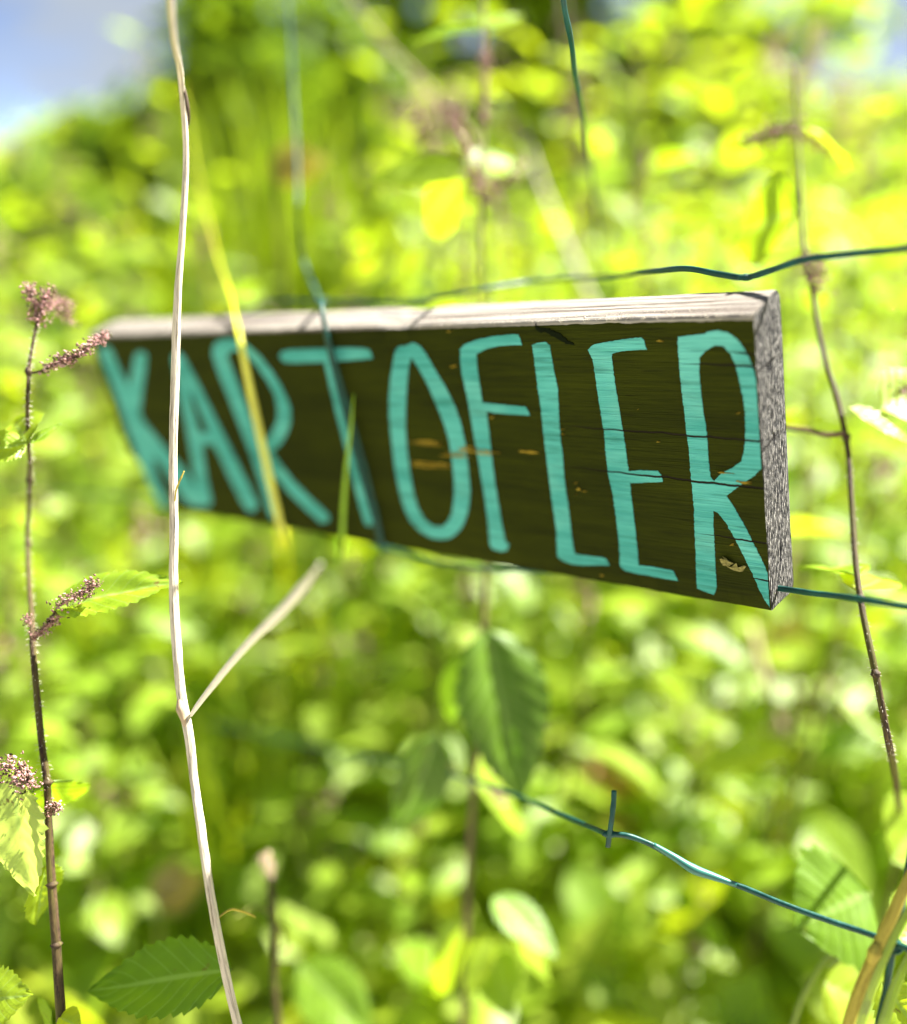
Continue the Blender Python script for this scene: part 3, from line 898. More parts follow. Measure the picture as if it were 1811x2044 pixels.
# ---- the bleached dry stalk in front of the sign
stalk = empty('dry_stalk', ground_under(520, 2300, .37), 'tall bleached dead stalk standing in front of the letter A of the sign', 'dead stalk')
spts = [P(325, -260, .27), P(338, -60, .292), P(346, 60, .31), P(362, 165, .348), P(371, 290, .358), P(366, 440, .362), P(355, 600, .364), P(350, 760, .366), P(346, 900, .366), P(347, 1050, .366), P(346, 1150, .366),
        P(353, 1290, .366), P(364, 1400, .366), P(374, 1450, .366), P(388, 1560, .365), P(402, 1660, .358), P(420, 1780, .356), P(436, 1870, .358), P(452, 1950, .361), P(476, 2050, .364), P(510, 2200, .37), P(535, 2420, .39), ground_under(540, 2420, .40)]
tube('stem', spts, [0.00095, 0.00095, 0.00095, 0.00103, 0.00112, 0.00120, 0.00138, 0.00155, 0.00163, 0.00168, 0.00172, 0.00181, 0.00189, 0.00198, 0.00172, 0.00163, 0.00155, 0.00163, 0.00172, 0.00181, 0.00198, 0.00224, 0.00224], M['dry'], stalk, sides=22, n=10, rough=.24)
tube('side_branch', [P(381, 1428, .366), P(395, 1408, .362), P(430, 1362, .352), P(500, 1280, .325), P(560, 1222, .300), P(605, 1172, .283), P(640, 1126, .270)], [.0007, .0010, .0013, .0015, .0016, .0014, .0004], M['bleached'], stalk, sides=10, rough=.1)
tube('bract', [P(363, 160, .3508), P(370, 185, .350), P(375, 215, .350), P(377, 240, .351), P(376, 258, .352)], [.0003, .0007, .0009, .0006, .0001], M['purple_stem'], stalk, sides=6, flat=.4)
tube('side_branch', [P(349, 1000, .363), P(353, 975, .360), P(361, 955, .358), P(368, 940, .358)], [.0003, .0004, .0004, .0002], M['straw'], stalk, sides=6)
tube('side_branch', [P(424, 1842, .357), P(448, 1822, .365), P(480, 1818, .385), P(510, 1830, .40)], [.0004, .0005, .0006, .0003], M['straw'], stalk, sides=6)
tube('node', [P(358, 1388, .3655), P(362, 1415, .3645), P(370, 1450, .3645)], [.0006, .0021, .0006], M['dry_tan'], stalk, sides=8)

# ---- nettle in flower at the near left
nl_ = empty('nettle_plant', ground_under(140, 2250, .385), 'purple-stemmed nettle with pink flower tufts and pale hanging leaf, near the dead stalk', 'nettle')
lp = [(75, 640, .40), (65, 690, .398), (58, 740, .396), (55, 800, .394), (57, 880, .405), (60, 960, .43), (55, 1080, .44), (59, 1160, .425), (63, 1230, .40), (66, 1290, .389), (74, 1390, .386), (83, 1480, .385), (94, 1560, .383),
      (98, 1660, .382), (103, 1760, .38), (112, 1880, .378), (123, 2040, .378), (135, 2200, .385)]
tube('stem', [P(*q) for q in lp] + [ground_under(150, 2400, .40)], [.0006, .0007, .0008, .0009, .001, .0011, .0012, .0013, .0014, .0015, .0016, .0018, .0020, .0024, .0026], M['purple_stem'], nl_, sides=10, n=6, rough=.1)
blossom(nl_, [P(78, 640, .40), P(66, 600, .40), P(55, 568, .40)], .0032, .0010, 60, 1)
blossom(nl_, [P(76, 640, .40), P(88, 605, .40), P(98, 575, .402)], .0032, .0010, 60, 2)
blossom(nl_, [P(90, 620, .43), P(120, 600, .44), P(140, 640, .45)], .005, .0012, 50, 3)
leaf_at(nl_, P(75, 655, .40), P(74, 590, .402), -AF, .55, mat='nettle', ripple=.01)
blossom(nl_, [P(88, 738, .395), P(115, 722, .388), P(140, 716, .386), P(165, 700, .386), P(192, 680, .392), P(216, 668, .40)], .0026, .00105, 150, 4)
tube('petiole', [P(57, 745, .396), P(75, 742, .395), P(98, 733, .392), P(120, 722, .388)], [.0005, .0006, .0009], M['purple_stem'], nl_, sides=6)
leaf_at(nl_, P(55, 885, .392), P(-60, 905, .38), UP * .6 - AF * .8, .8, mat='nettle')
leaf_at(nl_, P(62, 885, .392), P(122, 842, .40), UP + AR * .3, .35)
leaf_at(nl_, P(55, 885, .392), P(20, 830, .43), AF * -1 + UP * .5, .5)
tube('petiole', [P(65, 1275, .388), P(85, 1258, .386), P(100, 1238, .384), P(116, 1212, .382)], [.0009, .0007, .0007], M['purple_stem'], nl_, sides=6)
leaf_at(nl_, P(108, 1215, .381), P(356, 1146, .385), UP * 1.0 - AF * .55 + AR * .1, .42, droop=.10, fold=.35, ripple=.03)
blossom(nl_, [P(112, 1215, .378), P(150, 1190, .376), P(180, 1175, .376), P(188, 1158, .378)], .0035, .0010, 70, 5)
blossom(nl_, [P(70, 1270, .386), P(95, 1250, .383), P(118, 1228, .38)], .0025, .0009, 60, 6, mat='flower')
blossom(nl_, [P(56, 1245, .386), P(54, 1225, .384)], .0018, .0008, 18, 7)
leaf_at(nl_, P(24, 1545, .374), P(62, 1792, .368), AR * -.5 - AF * .85, .80, mat='nettle_lit', fold=.25, droop=.03, ripple=.022)
leaf_at(nl_, P(92, 1560, .384), P(112, 1625, .42), AR * .5 - AF, .7)
leaf_at(nl_, P(88, 1730, .381), P(80, 1850, .40), AR * .8 - AF * .4, .5)
blossom(nl_, [P(-5, 1538, .372), P(25, 1533, .370), P(48, 1552, .369), P(58, 1570, .369)], .0048, .0011, 110, 8)
blossom(nl_, [P(96, 1625, .376), P(108, 1612, .375), P(116, 1608, .375)], .0026, .0010, 34, 9)
leaf_at(nl_, P(118, 2030, .376), P(160, 2050, .37), UP - AF * .6, .9)
leaf_at(nl_, P(105, 2020, .382), P(95, 2090, .40), UP - AF * .6, .8)
leaf_at(nl_, P(-70, 2005, .375), P(58, 1985, .365), UP * .8 - AF * .8, .75, fold=.15, ripple=.025)

leaf_at(stalk, P(462, 1935, .39), P(172, 1978, .40), UP * .95 - AF * .75 + AR * .1, .46, mat='nettle_deep', droop=.03, name='leaf', label='broad green leaf caught against the dead stalk')

# ---- nettle behind the middle of the sign
nc = empty('nettle_plant', ground_under(925, 2100, .62), 'nettle rising behind the middle of the sign with pinkish flowering top', 'nettle')
cp = [(958, -200, .60), (964, 0, .59), (969, 130, .58), (965, 260, .575), (960, 390, .57), (964, 560, .57), (972, 800, .57), (972, 1000, .57), (968, 1200, .568), (958, 1400, .565), (946, 1560, .565), (935, 1760, .575), (925, 2044, .60)]
tube('stem', [P(*q) for q in cp] + [ground_under(920, 2200, .63)], [.0010, .0013, .0016, .0018, .002, .0022, .0025], M['mauve_stem'], nc, n=5)
def pair(root, px, py, d, a, b, wr=.55, ups=None, **kw):
    base = P(px, py, d)
    out = []
    for k, tpt in enumerate((a, b)):
        if tpt: out.append(leaf_at(root, base, P(*tpt), (ups or (UP - AF * .5)), wr, hi=False, **kw))
    return out
pair(nc, 935, 335, .572, (735, 348, .565), (1065, 325, .62), .40, ups=AF * -1 + UP * .45)
pair(nc, 925, 360, .60, (840, 450, .66), None, .8, ups=AF * -.9 - AR * .5)
pair(nc, 962, 60, .585, (820, 70, .60), (1040, 20, .62), .5)
blossom(nc, [P(962, 390, .57), P(945, 330, .565), P(915, 260, .57), P(890, 210, .58)], .008, .0017, 90, 12)
blossom(nc, [P(968, 390, .57), P(1010, 360, .56), P(1050, 320, .56)], .006, .0015, 50, 13)
blossom(nc, [P(870, 300, .60), P(840, 250, .61), P(830, 225, .62)], .008, .0017, 50, 14)
blossom(nc, [P(966, 100, .58), P(968, 180, .575), P(966, 260, .575)], .005, .0014, 60, 15)
leaf_at(nc, P(972, 1255, .55), P(1040, 1600, .545), AR * .22 - AF, .54, mat='nettle_dark', hi=True, fold=.5, droop=.0)
leaf_at(nc, P(955, 1280, .57), P(905, 1450, .60), AR * .4 - AF, .6, mat='nettle_deep', hi=False)
leaf_at(nc, P(872, 1462, .56), P(795, 1675, .57), AR * .3 - AF * .9, .50, mat='nettle_dark', hi=False, fold=.6)
tube('petiole', [P(945, 1570, .565), P(905, 1535, .562), P(872, 1465, .56)], [.0010, .0009, .0008], M['stem'], nc, sides=6)
pair(nc, 944, 1560, .565, (1060, 1640, .63), None, .6)
leaf_at(nc, P(985, 1790, .575), P(1115, 1905, .55), UP - AF * .4 + AR * .5, .55, mat='nettle_deep', hi=False)
leaf_at(nc, P(1000, 1800, .58), P(1110, 1960, .58), AR * .9 - AF * .4, .5, hi=False)
leaf_at(nc, P(930, 1840, .585), P(860, 1990, .60), AR * -.7 - AF * .6, .5, hi=False)
leaf_at(nc, P(985, 1860, .56), P(930, 1990, .54), UP * .6 - AF * .5 - AR * .5, .5, hi=False)
leaf_at(nc, P(600, 1925, .66), P(745, 2075, .62), -AF + UP * .5 + AR * .3, .62, mat='nettle_deep', hi=False)
leaf_at(nc, P(985, 1890, .60), P(1010, 2030, .57), -AF * .7 + UP * .5 - AR * .5, .8, mat='nettle', hi=False)
blossom(nc, [P(975, 1575, .56), P(1000, 1590, .555), P(1010, 1610, .55)], .005, .0014, 30, 16)

# ---- purple-stemmed nettle to the right of the sign
nr_ = empty('nettle_plant', ground_under(1830, 2300, .42), 'brown-stemmed nettle leaning beside the end grain of the sign', 'nettle')
rp = [(1585, 130, .53), (1592, 260, .52), (1600, 400, .50), (1606, 500, .485), (1622, 580, .465), (1640, 690, .45), (1672, 800, .435), (1690, 880, .425), (1700, 1000, .412), (1708, 1120, .398), (1722, 1220, .385), (1745, 1330, .374), (1770, 1460, .372), (1782, 1520, .40), (1792, 1590, .47), (1798, 1650, .56)]
tube('stem', [P(*q) for q in rp] + [ground_under(1805, 1700, .66)], [.0008, .0010, .0012, .0013, .0013, .0013, .0014, .0016, .0018], M['purple_stem'], nr_, sides=10, n=6)
tube('side_branch', [P(1688, 865, .425), P(1650, 868, .43), P(1610, 858, .44), P(1565, 852, .45)], [.0013, .0012, .0013], M['mauve_stem'], nr_, sides=6)
leaf_at(nr_, P(1694, 812, .43), P(1830, 880, .42), UP - AF * .3, .45, hi=False, ripple=.01)
leaf_at(nr_, P(1760, 820, .43), P(1900, 760, .45), UP * .5 - AF * .8, .7, hi=False)
blossom(nr_, [P(1770, 800, .44), P(1800, 780, .44), P(1840, 760, .45)], .006, .0014, 40, 21)
blossom(nr_, [P(1615, 520, .475), P(1630, 545, .468), P(1632, 580, .462)], .006, .0013, 70, 22)
leaf_at(nr_, P(1590, 255, .52), P(1452, 292, .53), UP * .8 - AF * .6, .42, hi=False)
leaf_at(nr_, P(1600, 250, .52), P(1705, 330, .54), UP - AR * .2 - AF * .3, .5, hi=False)
blossom(nr_, [P(1590, 260, .52), P(1540, 265, .52), P(1490, 290, .525)], .007, .0015, 60, 23)
blossom(nr_, [P(1595, 270, .52), P(1640, 285, .53), P(1660, 310, .535)], .006, .0014, 40, 24)
leaf_at(nr_, P(1606, 510, .485), P(1470, 520, .52), UP * .9 - AF * .4, .5, hi=False)
leaf_at(nr_, P(1598, 420, .495), P(1450, 470, .58), AR * -.6 - AF, .6, hi=False)
leaf_at(nr_, P(1712, 1150, .395), P(1600, 1120, .45), UP, .5, hi=False)
leaf_at(nr_, P(1716, 1180, .39), P(1770, 1140, .43), UP, .5, hi=False)

def hairs(root, pts, rads, n, seed):
    r = random.Random(seed); mb = Mesher()
    sp = smooth_path([P(*q) for q in pts], 8)
    for i in range(n):
        k = r.randrange(len(sp) - 1); p = sp[k].lerp(sp[k + 1], r.random())
        rad = rads[0] + (rads[1] - rads[0]) * k / len(sp)
        d = Vector((r.gauss(0, 1), r.gauss(0, 1), r.gauss(-.2, .3))).normalized()
        L = r.uniform(.0007, .0019)
        q = p + d * rad * .8
        v, f, u = tube_data([q, q + d * L * .6, q + d * L + Vector((0, 0, -L * .2))], [.00012, .00008, .00003], 3, cap=False)
        mb.add(v, f, u)
    o = link('stem_hair', mb.build('stem_hair'), M['fibre'], None); o['kind'] = 'stuff'
    adopt(o, root)
hairs(nl_, lp[:13], (.0007, .0023), 520, 3)
hairs(nr_, rp[4:14], (.0012, .0016), 420, 4)
for (px, py, d, s) in ((60, 958, .43, 1), (56, 1085, .44, 2), (95, 1562, .383, 3), (104, 1765, .38, 4), (113, 1885, .378, 5), (57, 742, .396, 6)):
    tube('node', [P(px - 1, py - 9, d), P(px, py, d - .0003), P(px + 1, py + 9, d)], [.0009, .0026 if py > 1300 else .0017, .0010], M['purple_stem'], nl_, sides=8)
for (px, py, d) in ((1607, 505, .484), (1690, 872, .4255), (1718, 1195, .388), (1748, 1345, .373)):
    tube('node', [P(px - 2, py - 9, d), P(px, py, d - .0003), P(px + 3, py + 9, d)], [.0009, .0021, .0010], M['purple_stem'], nr_, sides=8)

# ---- broad-leaved plant and grass at the near right corner
bw = empty('broad_leaf_plant', ground_under(1620, 2300, .48), 'low plant with round veined leaf behind the drooping lower wire', 'weed')
leaf_at(bw, P(1735, 1780, .455), P(1598, 1850, .44), AF * -.9 + UP * .5 - AR * .2, 1.35, mat='nettle_deep', hi=True, fold=.08, teeth=7, ripple=.006, droop=.1)
tube('petiole', [P(1735, 1782, .456), P(1700, 1880, .46), P(1650, 1915, .465), P(1605, 1985, .47), P(1570, 2100, .48)] + [ground_under(1570, 2300, .50)], [.0011, .0011, .0013], M['petiole'], bw)
leaf_at(bw, P(1640, 1960, .46), P(1820, 2060, .45), UP * .8 - AF * .8, .9, hi=True, fold=.1, ripple=.02)
leaf_at(bw, P(1780, 1720, .50), P(1870, 1600, .53), -AF + UP * .2, .9, hi=False)
leaf_at(bw, P(1760, 1960, .38), P(1850, 2080, .37), -AF + UP * .6 - AR * .4, .9, hi=True, ripple=.03)
leaf_at(bw, P(1790, 1880, .40), P(1850, 1790, .42), -AF + UP * .6 + AR * .2, .8, hi=True, ripple=.03)


def blade(pts, wid, mat, label, name='wild_grass', fold=.35, cat='grass blade', group=None, up=None):
    """a narrow folded grass leaf through pixel points"""
    q = smooth_path([P(*p) if len(p) == 3 and not isinstance(p, Vector) else Vector(p) for p in pts], 8)
    n = len(q)
    v, f, u = [], [], []
    ww = lerp_list(wid, n)
    for i, p in enumerate(q):
        t = (q[min(i + 1, n - 1)] - q[max(i - 1, 0)]).normalized()
        view = (up or (p - CAM)).normalized()
        a = t.cross(view).normalized(); b = a.cross(t)
        for j, s in enumerate((-1, -.4, 0, .4, 1)):
            v.append(p + a * s * ww[i] + b * abs(s) * ww[i] * fold * (-1))
            u.append((i / n, (s + 1) / 2))
    for i in range(n - 1):
        for j in range(4):
            k = i * 5 + j
            f.append((k, k + 1, k + 6, k + 5))
    o = bpy.data.objects.new(name, mesh(name, v, f, uvs=u)); COL.objects.link(o)
    o.data.materials.append(M[mat])
    mod = o.modifiers.new('thickness', 'SOLIDIFY'); mod.thickness = .0003
    return tag(o, label, cat, group)

bdd = lambda x, y, k=.012: (x, y, board_depth(x, y) - k)
blade([(365, 170, .80), (392, 330, .74), (432, 500, .64), (468, 620, .525), bdd(482, 690), bdd(502, 790), bdd(524, 890), bdd(545, 985), bdd(562, 1062), (563, 1066, .64), (564, 1070, 1.0), ground_under(565, 1072, 1.3)],
      [.0003, .0004, .0006, .0009, .0016, .0019, .0020, .0020, .0020, .002, .002, .002], 'yellow_grass', 'yellow grass blade arching down across the first letter R', fold=.2)
blade([bdd(706, 786), bdd(701, 850), bdd(692, 930), bdd(686, 1010), bdd(683, 1092, .010), (683, 1096, .62), (683, 1100, 1.0), ground_under(683, 1102, 1.3)],
      [.0002, .0007, .0010, .0012, .0013, .0013, .0013, .002], 'blade_green', 'green grass blade with browned tip in front of the letter T', fold=.3)
tube_st = empty('straw_stem', ground_under(1640, 2300, .36), 'dry yellow straw crossing the lower wire by the broad-leaved plant', 'straw')
tube('stem', [P(1900, 1590, .335), P(1835, 1715, .335), P(1800, 1785, .335), P(1768, 1855, .335), P(1740, 1920, .336), P(1712, 1990, .338), P(1690, 2060, .34), P(1640, 2250, .35)] + [ground_under(1630, 2350, .37)], [.0017, .002, .0021, .002, .0022], M['straw'], tube_st, sides=10, rough=.15)
tube('node', [P(1752, 1884, .3345), P(1746, 1902, .334), P(1738, 1920, .3345)], [.0016, .0026, .0017], M['straw'], tube_st, sides=10, rough=.2)
blade([(1910, 1640, .333), (1830, 1790, .333), (1785, 1870, .333), (1750, 1950, .3335), (1722, 2030, .335), (1700, 2110, .337), (1650, 2300, .35), ground_under(1640, 2400, .37)], [.0010, .0013, .0014, .0014, .0014], 'grass', 'bright green grass blade lying along the dry straw')
blade([(1850, 1840, .338), (1811, 1915, .338), (1785, 1975, .338), (1762, 2050, .338), (1730, 2200, .345), ground_under(1720, 2350, .36)], [.0012, .0017, .002, .002], 'grass', 'short green grass blade beside the upright wire in the corner')
br = empty('brown_stem', ground_under(570, 2300, .52), 'thin brown seed stem with pale tip standing right of the dead stalk', 'dead stalk')
tube('stem', [P(538, 1745, .53), P(543, 1790, .53), P(550, 1880, .525), P(548, 1960, .525), P(556, 2044, .525), P(566, 2200, .53), ground_under(570, 2350, .55)], [.0014, .0024, .0017, .002, .0024], M['purple_stem'], br, sides=7)
blossom(br, [P(538, 1750, .53), P(534, 1725, .53), P(530, 1705, .53)], .004, .0017, 24, 31, name='seed_head', mat='dry_tan')
tube('side_branch', [P(548, 1900, .525), P(570, 1890, .52), P(520, 1810, .51), P(470, 1830, .49)], [.0006, .0008, .0006], M['stem'], br, sides=5)

# ------------------------------------------------------------------ nettles and weeds of the patch behind
GRP = 'nettles growing in the patch behind the fence'
LAB = 'leafy out-of-focus nettle in the sunlit patch behind the fence'
LEAFSETS = []
rl = random.Random(77)
for i in range(6):
    v, f, u = leaf_data(1.0, rl.uniform(.5, .66), nl=10, m=4, teeth=5, serr=.14, fold=rl.uniform(.1, .4), droop=rl.uniform(.1, .35), twist=rl.uniform(-.5, .5))
    LEAFSETS.append((v, f, u, mesh('leaf', v, f, uvs=u)))
    LEAFSETS[-1][3].materials.append(M['nettle'])


def nettle_spec(rng, h):
    """stem points and leaf matrices of one nettle of height h, root at the origin"""
    lean = Vector((rng.gauss(0, .06), rng.gauss(0, .06), 0)) * h
    bow = Vector((rng.gauss(0, .03), rng.gauss(0, .03), 0)) * h
    pos = lambda s: lean * s * s + bow * math.sin(s * 3.1) + Vector((0, 0, h * s))
    pts = [pos(k / 7) for k in range(8)]
    leaves = []
    z, k = 0.26 * h, 0
    a0 = rng.random() * 6.28
    while z < h * .985:
        s = z / h
        for side in (0, 1):
            if rng.random() < .12: continue
            ang = a0 + k * 1.57 + side * math.pi + rng.gauss(0, .25)
            L = (.122 * (1 - .55 * s ** 2.2)) * rng.uniform(.75, 1.15)
            el = rng.uniform(-.75, .25) + s * .35
            d = Vector((math.cos(ang) * math.cos(el), math.sin(ang) * math.cos(el), math.sin(el)))
            b = pos(s) + d * L * .16
            mt = frame(b, b + d, Vector((d.x * .3 + rng.gauss(0, .3), d.y * .3 + rng.gauss(0, .3), 1))) @ Matrix.Scale(L, 4)
            leaves.append((mt, rng.randrange(len(LEAFSETS))))
        z += h * rng.uniform(.065, .10); k += 1
    return pts, leaves, [pos(rng.uniform(.7, 1)) for _ in range(5)]


def make_nettle(rng, h, split, stem_m):
    root = empty('nettle_plant', (0, 0, 0), LAB, 'nettle', GRP)
    pts, leaves, fl = nettle_spec(rng, h)
    v, f, u = tube_data(smooth_path(pts, 2), lerp_list([.0032, .0028, .0022, .0013], 15), 5)
    o = link('stem', mesh('stem', v, f, uvs=u), stem_m, root)
    if split:
        for mt, k in leaves:
            lo = bpy.data.objects.new('leaf', LEAFSETS[k][3]); COL.objects.link(lo)
            lo.parent = root; lo.matrix_local = mt
    else:
        mb = Mesher()
        for mt, k in leaves: mb.add(LEAFSETS[k][0], LEAFSETS[k][1], LEAFSETS[k][2], mt)
        fo = link('foliage', mb.build('foliage'), M['nettle'], root); fo['kind'] = 'stuff'
    mb = Mesher(); iv, if_ = ico()
    for p in fl:
        q = p.copy()
        for _ in range(9):
            q = q + Vector((rng.gauss(0, .004), rng.gauss(0, .004), -.004))
            mb.add(iv, if_, None, Matrix.Translation(q) @ Matrix.Scale(rng.uniform(.002, .004), 4))
    fo = link('flower_cluster', mb.build('flower_cluster'), M['flower'], root); fo['kind'] = 'stuff'
    return root


def copy_thing(root):
    c = root.copy(); COL.objects.link(c)
    for ch in root.children:
        d = ch.copy(); COL.objects.link(d); d.parent = c
        d.matrix_parent_inverse = ch.matrix_parent_inverse.copy()
    return c


rp_ = random.Random(5)
protoA = [make_nettle(rp_, 1.0, True, M[('stem', 'mauve_stem', 'stem')[i % 3]]) for i in range(6)]
protoB = [make_nettle(rp_, 1.0, False, M['stem']) for i in range(8)]
used = set()


def put(protos, x, y, h, rz):
    p = protos[rp_.randrange(len(protos))]
    o = p if p.name not in used else copy_thing(p)
    used.add(p.name)
    o.location = (x, y, 0); o.rotation_euler = (0, 0, rz); o.scale = (h * .5 + .45, h * .5 + .45, h)
    return o


def clear_of_view(x, y, h):
    """keep the nettle tops under the sky gaps at the two upper corners"""
    d = Vector((x, y, h)) - CAM
    dp = d.dot(AF)
    px, py = CX + FPX * d.x / dp, CY - FPX * d.dot(AU) / dp
    return px, py

spots = []
tries = 0
while len(spots) < 222 and tries < 30000:
    tries += 1
    y = .74 + 3.3 * rp_.random() ** 1.6
    x = rp_.uniform(-1, 1) * (.66 * y + .22)
    if any((x - a) ** 2 + (y - b) ** 2 < (.078 + .018 * y) ** 2 for a, b, _ in spots): continue
    h = rp_.uniform(.62, 1.0) if y < 1.3 else rp_.uniform(.72, 1.12)
    px, py = clear_of_view(x, y, h)
    lim = 345 if px < 350 else (345 if px > 1640 else (40 if 760 < px < 1640 else 260))
    if px < 760 and y < 1.0: h *= .86
    while clear_of_view(x, y, h)[1] < lim and h > .45: h *= .96
    if y < 1.1 and 150 < px < 1600: h = min(h, .82 if y < .8 else .93)
    spots.append((x, y, h))
spots.sort(key=lambda q: q[1])
for i, (x, y, h) in enumerate(spots):
    put(protoA if i < 60 else protoB, x, y, h, rp_.random() * 6.28)
for i in range(26):
    y = rp_.uniform(.62, 1.0); x = rp_.uniform(-1, 1) * (.50 * y + .12); h = rp_.uniform(.30, .50)
    put(protoA, x, y, h, rp_.random() * 6.28)
# taller ones that rise past the horizon over the right half of the sign
for (px, d, top) in ((1120, 1.25, -60), (1260, 1.05, 20), (1380, 1.3, 60), (1440, .95, 150), (1530, 1.5, 60), (1310, 1.8, -80), (1050, 1.7, 10), (830, 1.5, 60), (1190, 2.2, -40), (1480, 2.3, 20), (900, 2.4, 30), (1590, 1.2, 200),
                     (760, 1.9, 120), (1010, 1.2, 200), (1400, 1.7, -20), (820, 2.6, 0), (960, 2.2, -20), (1100, 2.8, 10), (1240, 2.6, 40), (1350, 2.9, -10), (1180, 1.7, 120), (1300, 1.4, 160), (900, 1.9, 150), (1060, 2.3, 120), (1460, 1.9, 130), (1560, 2.4, 150), (1500, 1.15, 260)):
    q = P(px, top, d)
    o = put(protoA, q.x, q.y, q.z, rp_.random() * 6.28)
    tag(o, 'tall out-of-focus nettle whose top rises above the upper edge of the sign', 'nettle', 'tall nettles rising above the sign')
# pale dead stems among them
GD = 'pale dead stems among the nettles'
def dead(pts, r0, r1, mat='dry', label='pale dead stem leaning among the blurred nettles', group=GD):
    q = smooth_path([P(*p) for p in pts], 6)
    g = q[-1]
    if g.z > .02: q += [Vector((g.x + .02, g.y + .25, g.z * .55)), Vector((g.x + .03, g.y + .6, 0))]
    v, f, u = tube_data(q, lerp_list([r0, r1], len(q)), 7)
    o = link('dead_stem', mesh('dead_stem', v, f, uvs=u), M[mat])
    tag(o, label, 'dead stem', group)
dead([(690, -20, 1.0), (760, 75, .98), (850, 170, .95), (920, 250, .92), (960, 320, .90), (1000, 420, .90)], .0014, .0022, 'dry_tan', 'pinkish dead stem slanting down to the nettle behind the sign', None)
dead([(1040, 250, 1.15), (1090, 390, 1.08), (1150, 530, 1.02), (1200, 640, 1.0)], .002, .003, 'dry', 'whitish dead stem slanting behind the upper edge of the sign', None)
dead([(1500, 1250, .9), (1520, 1330, .88), (1560, 1450, .86)], .003, .004, 'dry_tan', 'tan dead stem below the end of the sign', None)
for i in range(14):
    y = rp_.uniform(.9, 2.6); x = rp_.uniform(-.5, .5) * y; h = rp_.uniform(.4, .85)
    q = [Vector((x + rp_.gauss(0, .07), y + rp_.gauss(0, .07), h)), Vector((x, y, h * .5)), Vector((x + rp_.gauss(0, .02), y, 0))]
    v, f, u = tube_data(smooth_path(q, 4), lerp_list([.002, .004], 9), 6)
    tag(link('dead_stem', mesh('dead_stem', v, f, uvs=u), M['dry' if i % 2 else 'dry_tan']), 'pale dead stem leaning among the blurred nettles', 'dead stem', GD)

def tuft(name, px, py_top, d, n, spread, wid, mat, seed, label, cat, group=None, hscale=(.75, 1.05)):
    r = random.Random(seed)
    t = P(px, py_top, d)
    root = empty(name, (t.x, t.y, 0), label, cat, group)
    v, f, u = [], [], []
    for i in range(n):
        b = Vector((r.gauss(0, spread * .45), r.gauss(0, spread * .35), 0))
        h = t.z * r.uniform(*hscale)
        lean = Vector((r.gauss(0, .10), r.gauss(0, .08), 0)) * h + b * .5
        a = r.random() * 6.28; sd = Vector((math.cos(a), math.sin(a), 0)); w_ = wid * r.uniform(.6, 1.3)
        k0 = len(v)
        for k in range(7):
            q = k / 6
            p = b + lean * q ** 2.2 + Vector((0, 0, h * (q - .10 * q ** 4)))
            ww = w_ * (1 - q ** 2.5) * (.6 + .4 * min(1, q * 3)) + .0004
            v += [p - sd * ww, p + sd.cross(Vector((0, 0, 1))) * ww * .3, p + sd * ww]; u += [(q, 0), (q, .5), (q, 1)]
        for k in range(6):
            for j in (0, 1):
                m = k0 + k * 3 + j
                f.append((m, m + 1, m + 4, m + 3))
    o = link('blades', mesh('blades', v, f, uvs=u), M[mat], root); o['kind'] = 'stuff'
    return root
tuft('tall_grass_clump', 560, -120, 1.75, 170, .20, .009, 'olive_grass', 61, 'tall clump of broad olive grass rising past the first letter R', 'grass clump', hscale=(.55, 1.0))
tuft('tall_grass_clump', 440, 60, 2.1, 90, .16, .009, 'olive_grass', 62, 'narrower olive grass clump close to the top of the dead stalk', 'grass clump', hscale=(.6, 1.0))
for i, (px, d, top) in enumerate(((300, 1.3, 900), (640, 1.15, 1050), (780, 1.6, 700), (1130, 1.2, 1150), (1350, 1.4, 900), (1560, 1.25, 1000), (1700, 1.5, 700), (180, 1.7, 620), (90, 1.2, 1000), (1000, 1.9, 600), (1480, 1.0, 1380), (420, 1.0, 1350))):
    tuft('grass_tuft', px, top, d, 34, .07, .0035, 'grass', 70 + i, 'thin pale green grass tuft among the blurred nettles', 'grass tuft', 'grass tufts among the nettles')
# thin plants breaking up the two sky gaps
for (px, d, top) in ((40, 1.9, 215), (150, 2.3, 175), (250, 1.7, 150), (310, 2.4, 60), (95, 2.9, 250), (1690, 1.5, 190), (1760, 2.1, 215), (1640, 2.3, 60), (1800, 1.4, 300), (10, 1.4, 300)):
    q = P(px, top, d)
    o = put(protoA, q.x, q.y, q.z, rp_.random() * 6.28)
    tag(o, 'tall out-of-focus nettle whose top rises into a blue gap of sky', 'nettle', 'nettles rising into the sky gaps')
for p in protoA + protoB:
    if p.name not in used:
        for ch in list(p.children): bpy.data.objects.remove(ch)
        bpy.data.objects.remove(p)

for (px, d, py, sd) in ((1590, .95, 120, 1), (1680, 1.1, 200, 2), (860, 1.1, 210, 3)):
    sg = empty('seeding_plant', ground_under(px, 1500, d), ('pinkish tan seed head blurred above the end of the sign', 'second tan seed head, nearer the right-hand blue gap', 'pinkish tan seed head blurred behind the upper wire')[sd - 1], 'weed')
    r_q = random.Random(sd)
    tube('stem', [P(px, py + 90, d), P(px + 8, py + 400, d), P(px + 10, 1100, d * 1.03), ground_under(px, 1500, d)], [.0012, .002, .003], M['mauve_stem'], sg, sides=6)
    for k in range(7):
        blossom(sg, [P(px, py + 90 - k * 6, d), P(px + r_q.uniform(-70, 70), py + r_q.uniform(-60, 50), d + r_q.uniform(-.03, .03)), P(px + r_q.uniform(-110, 110), py + r_q.uniform(-90, 40), d + r_q.uniform(-.05, .05))], .010, .0022, 26, 100 + sd * 10 + k, name='seed_head', mat='dry_tan')
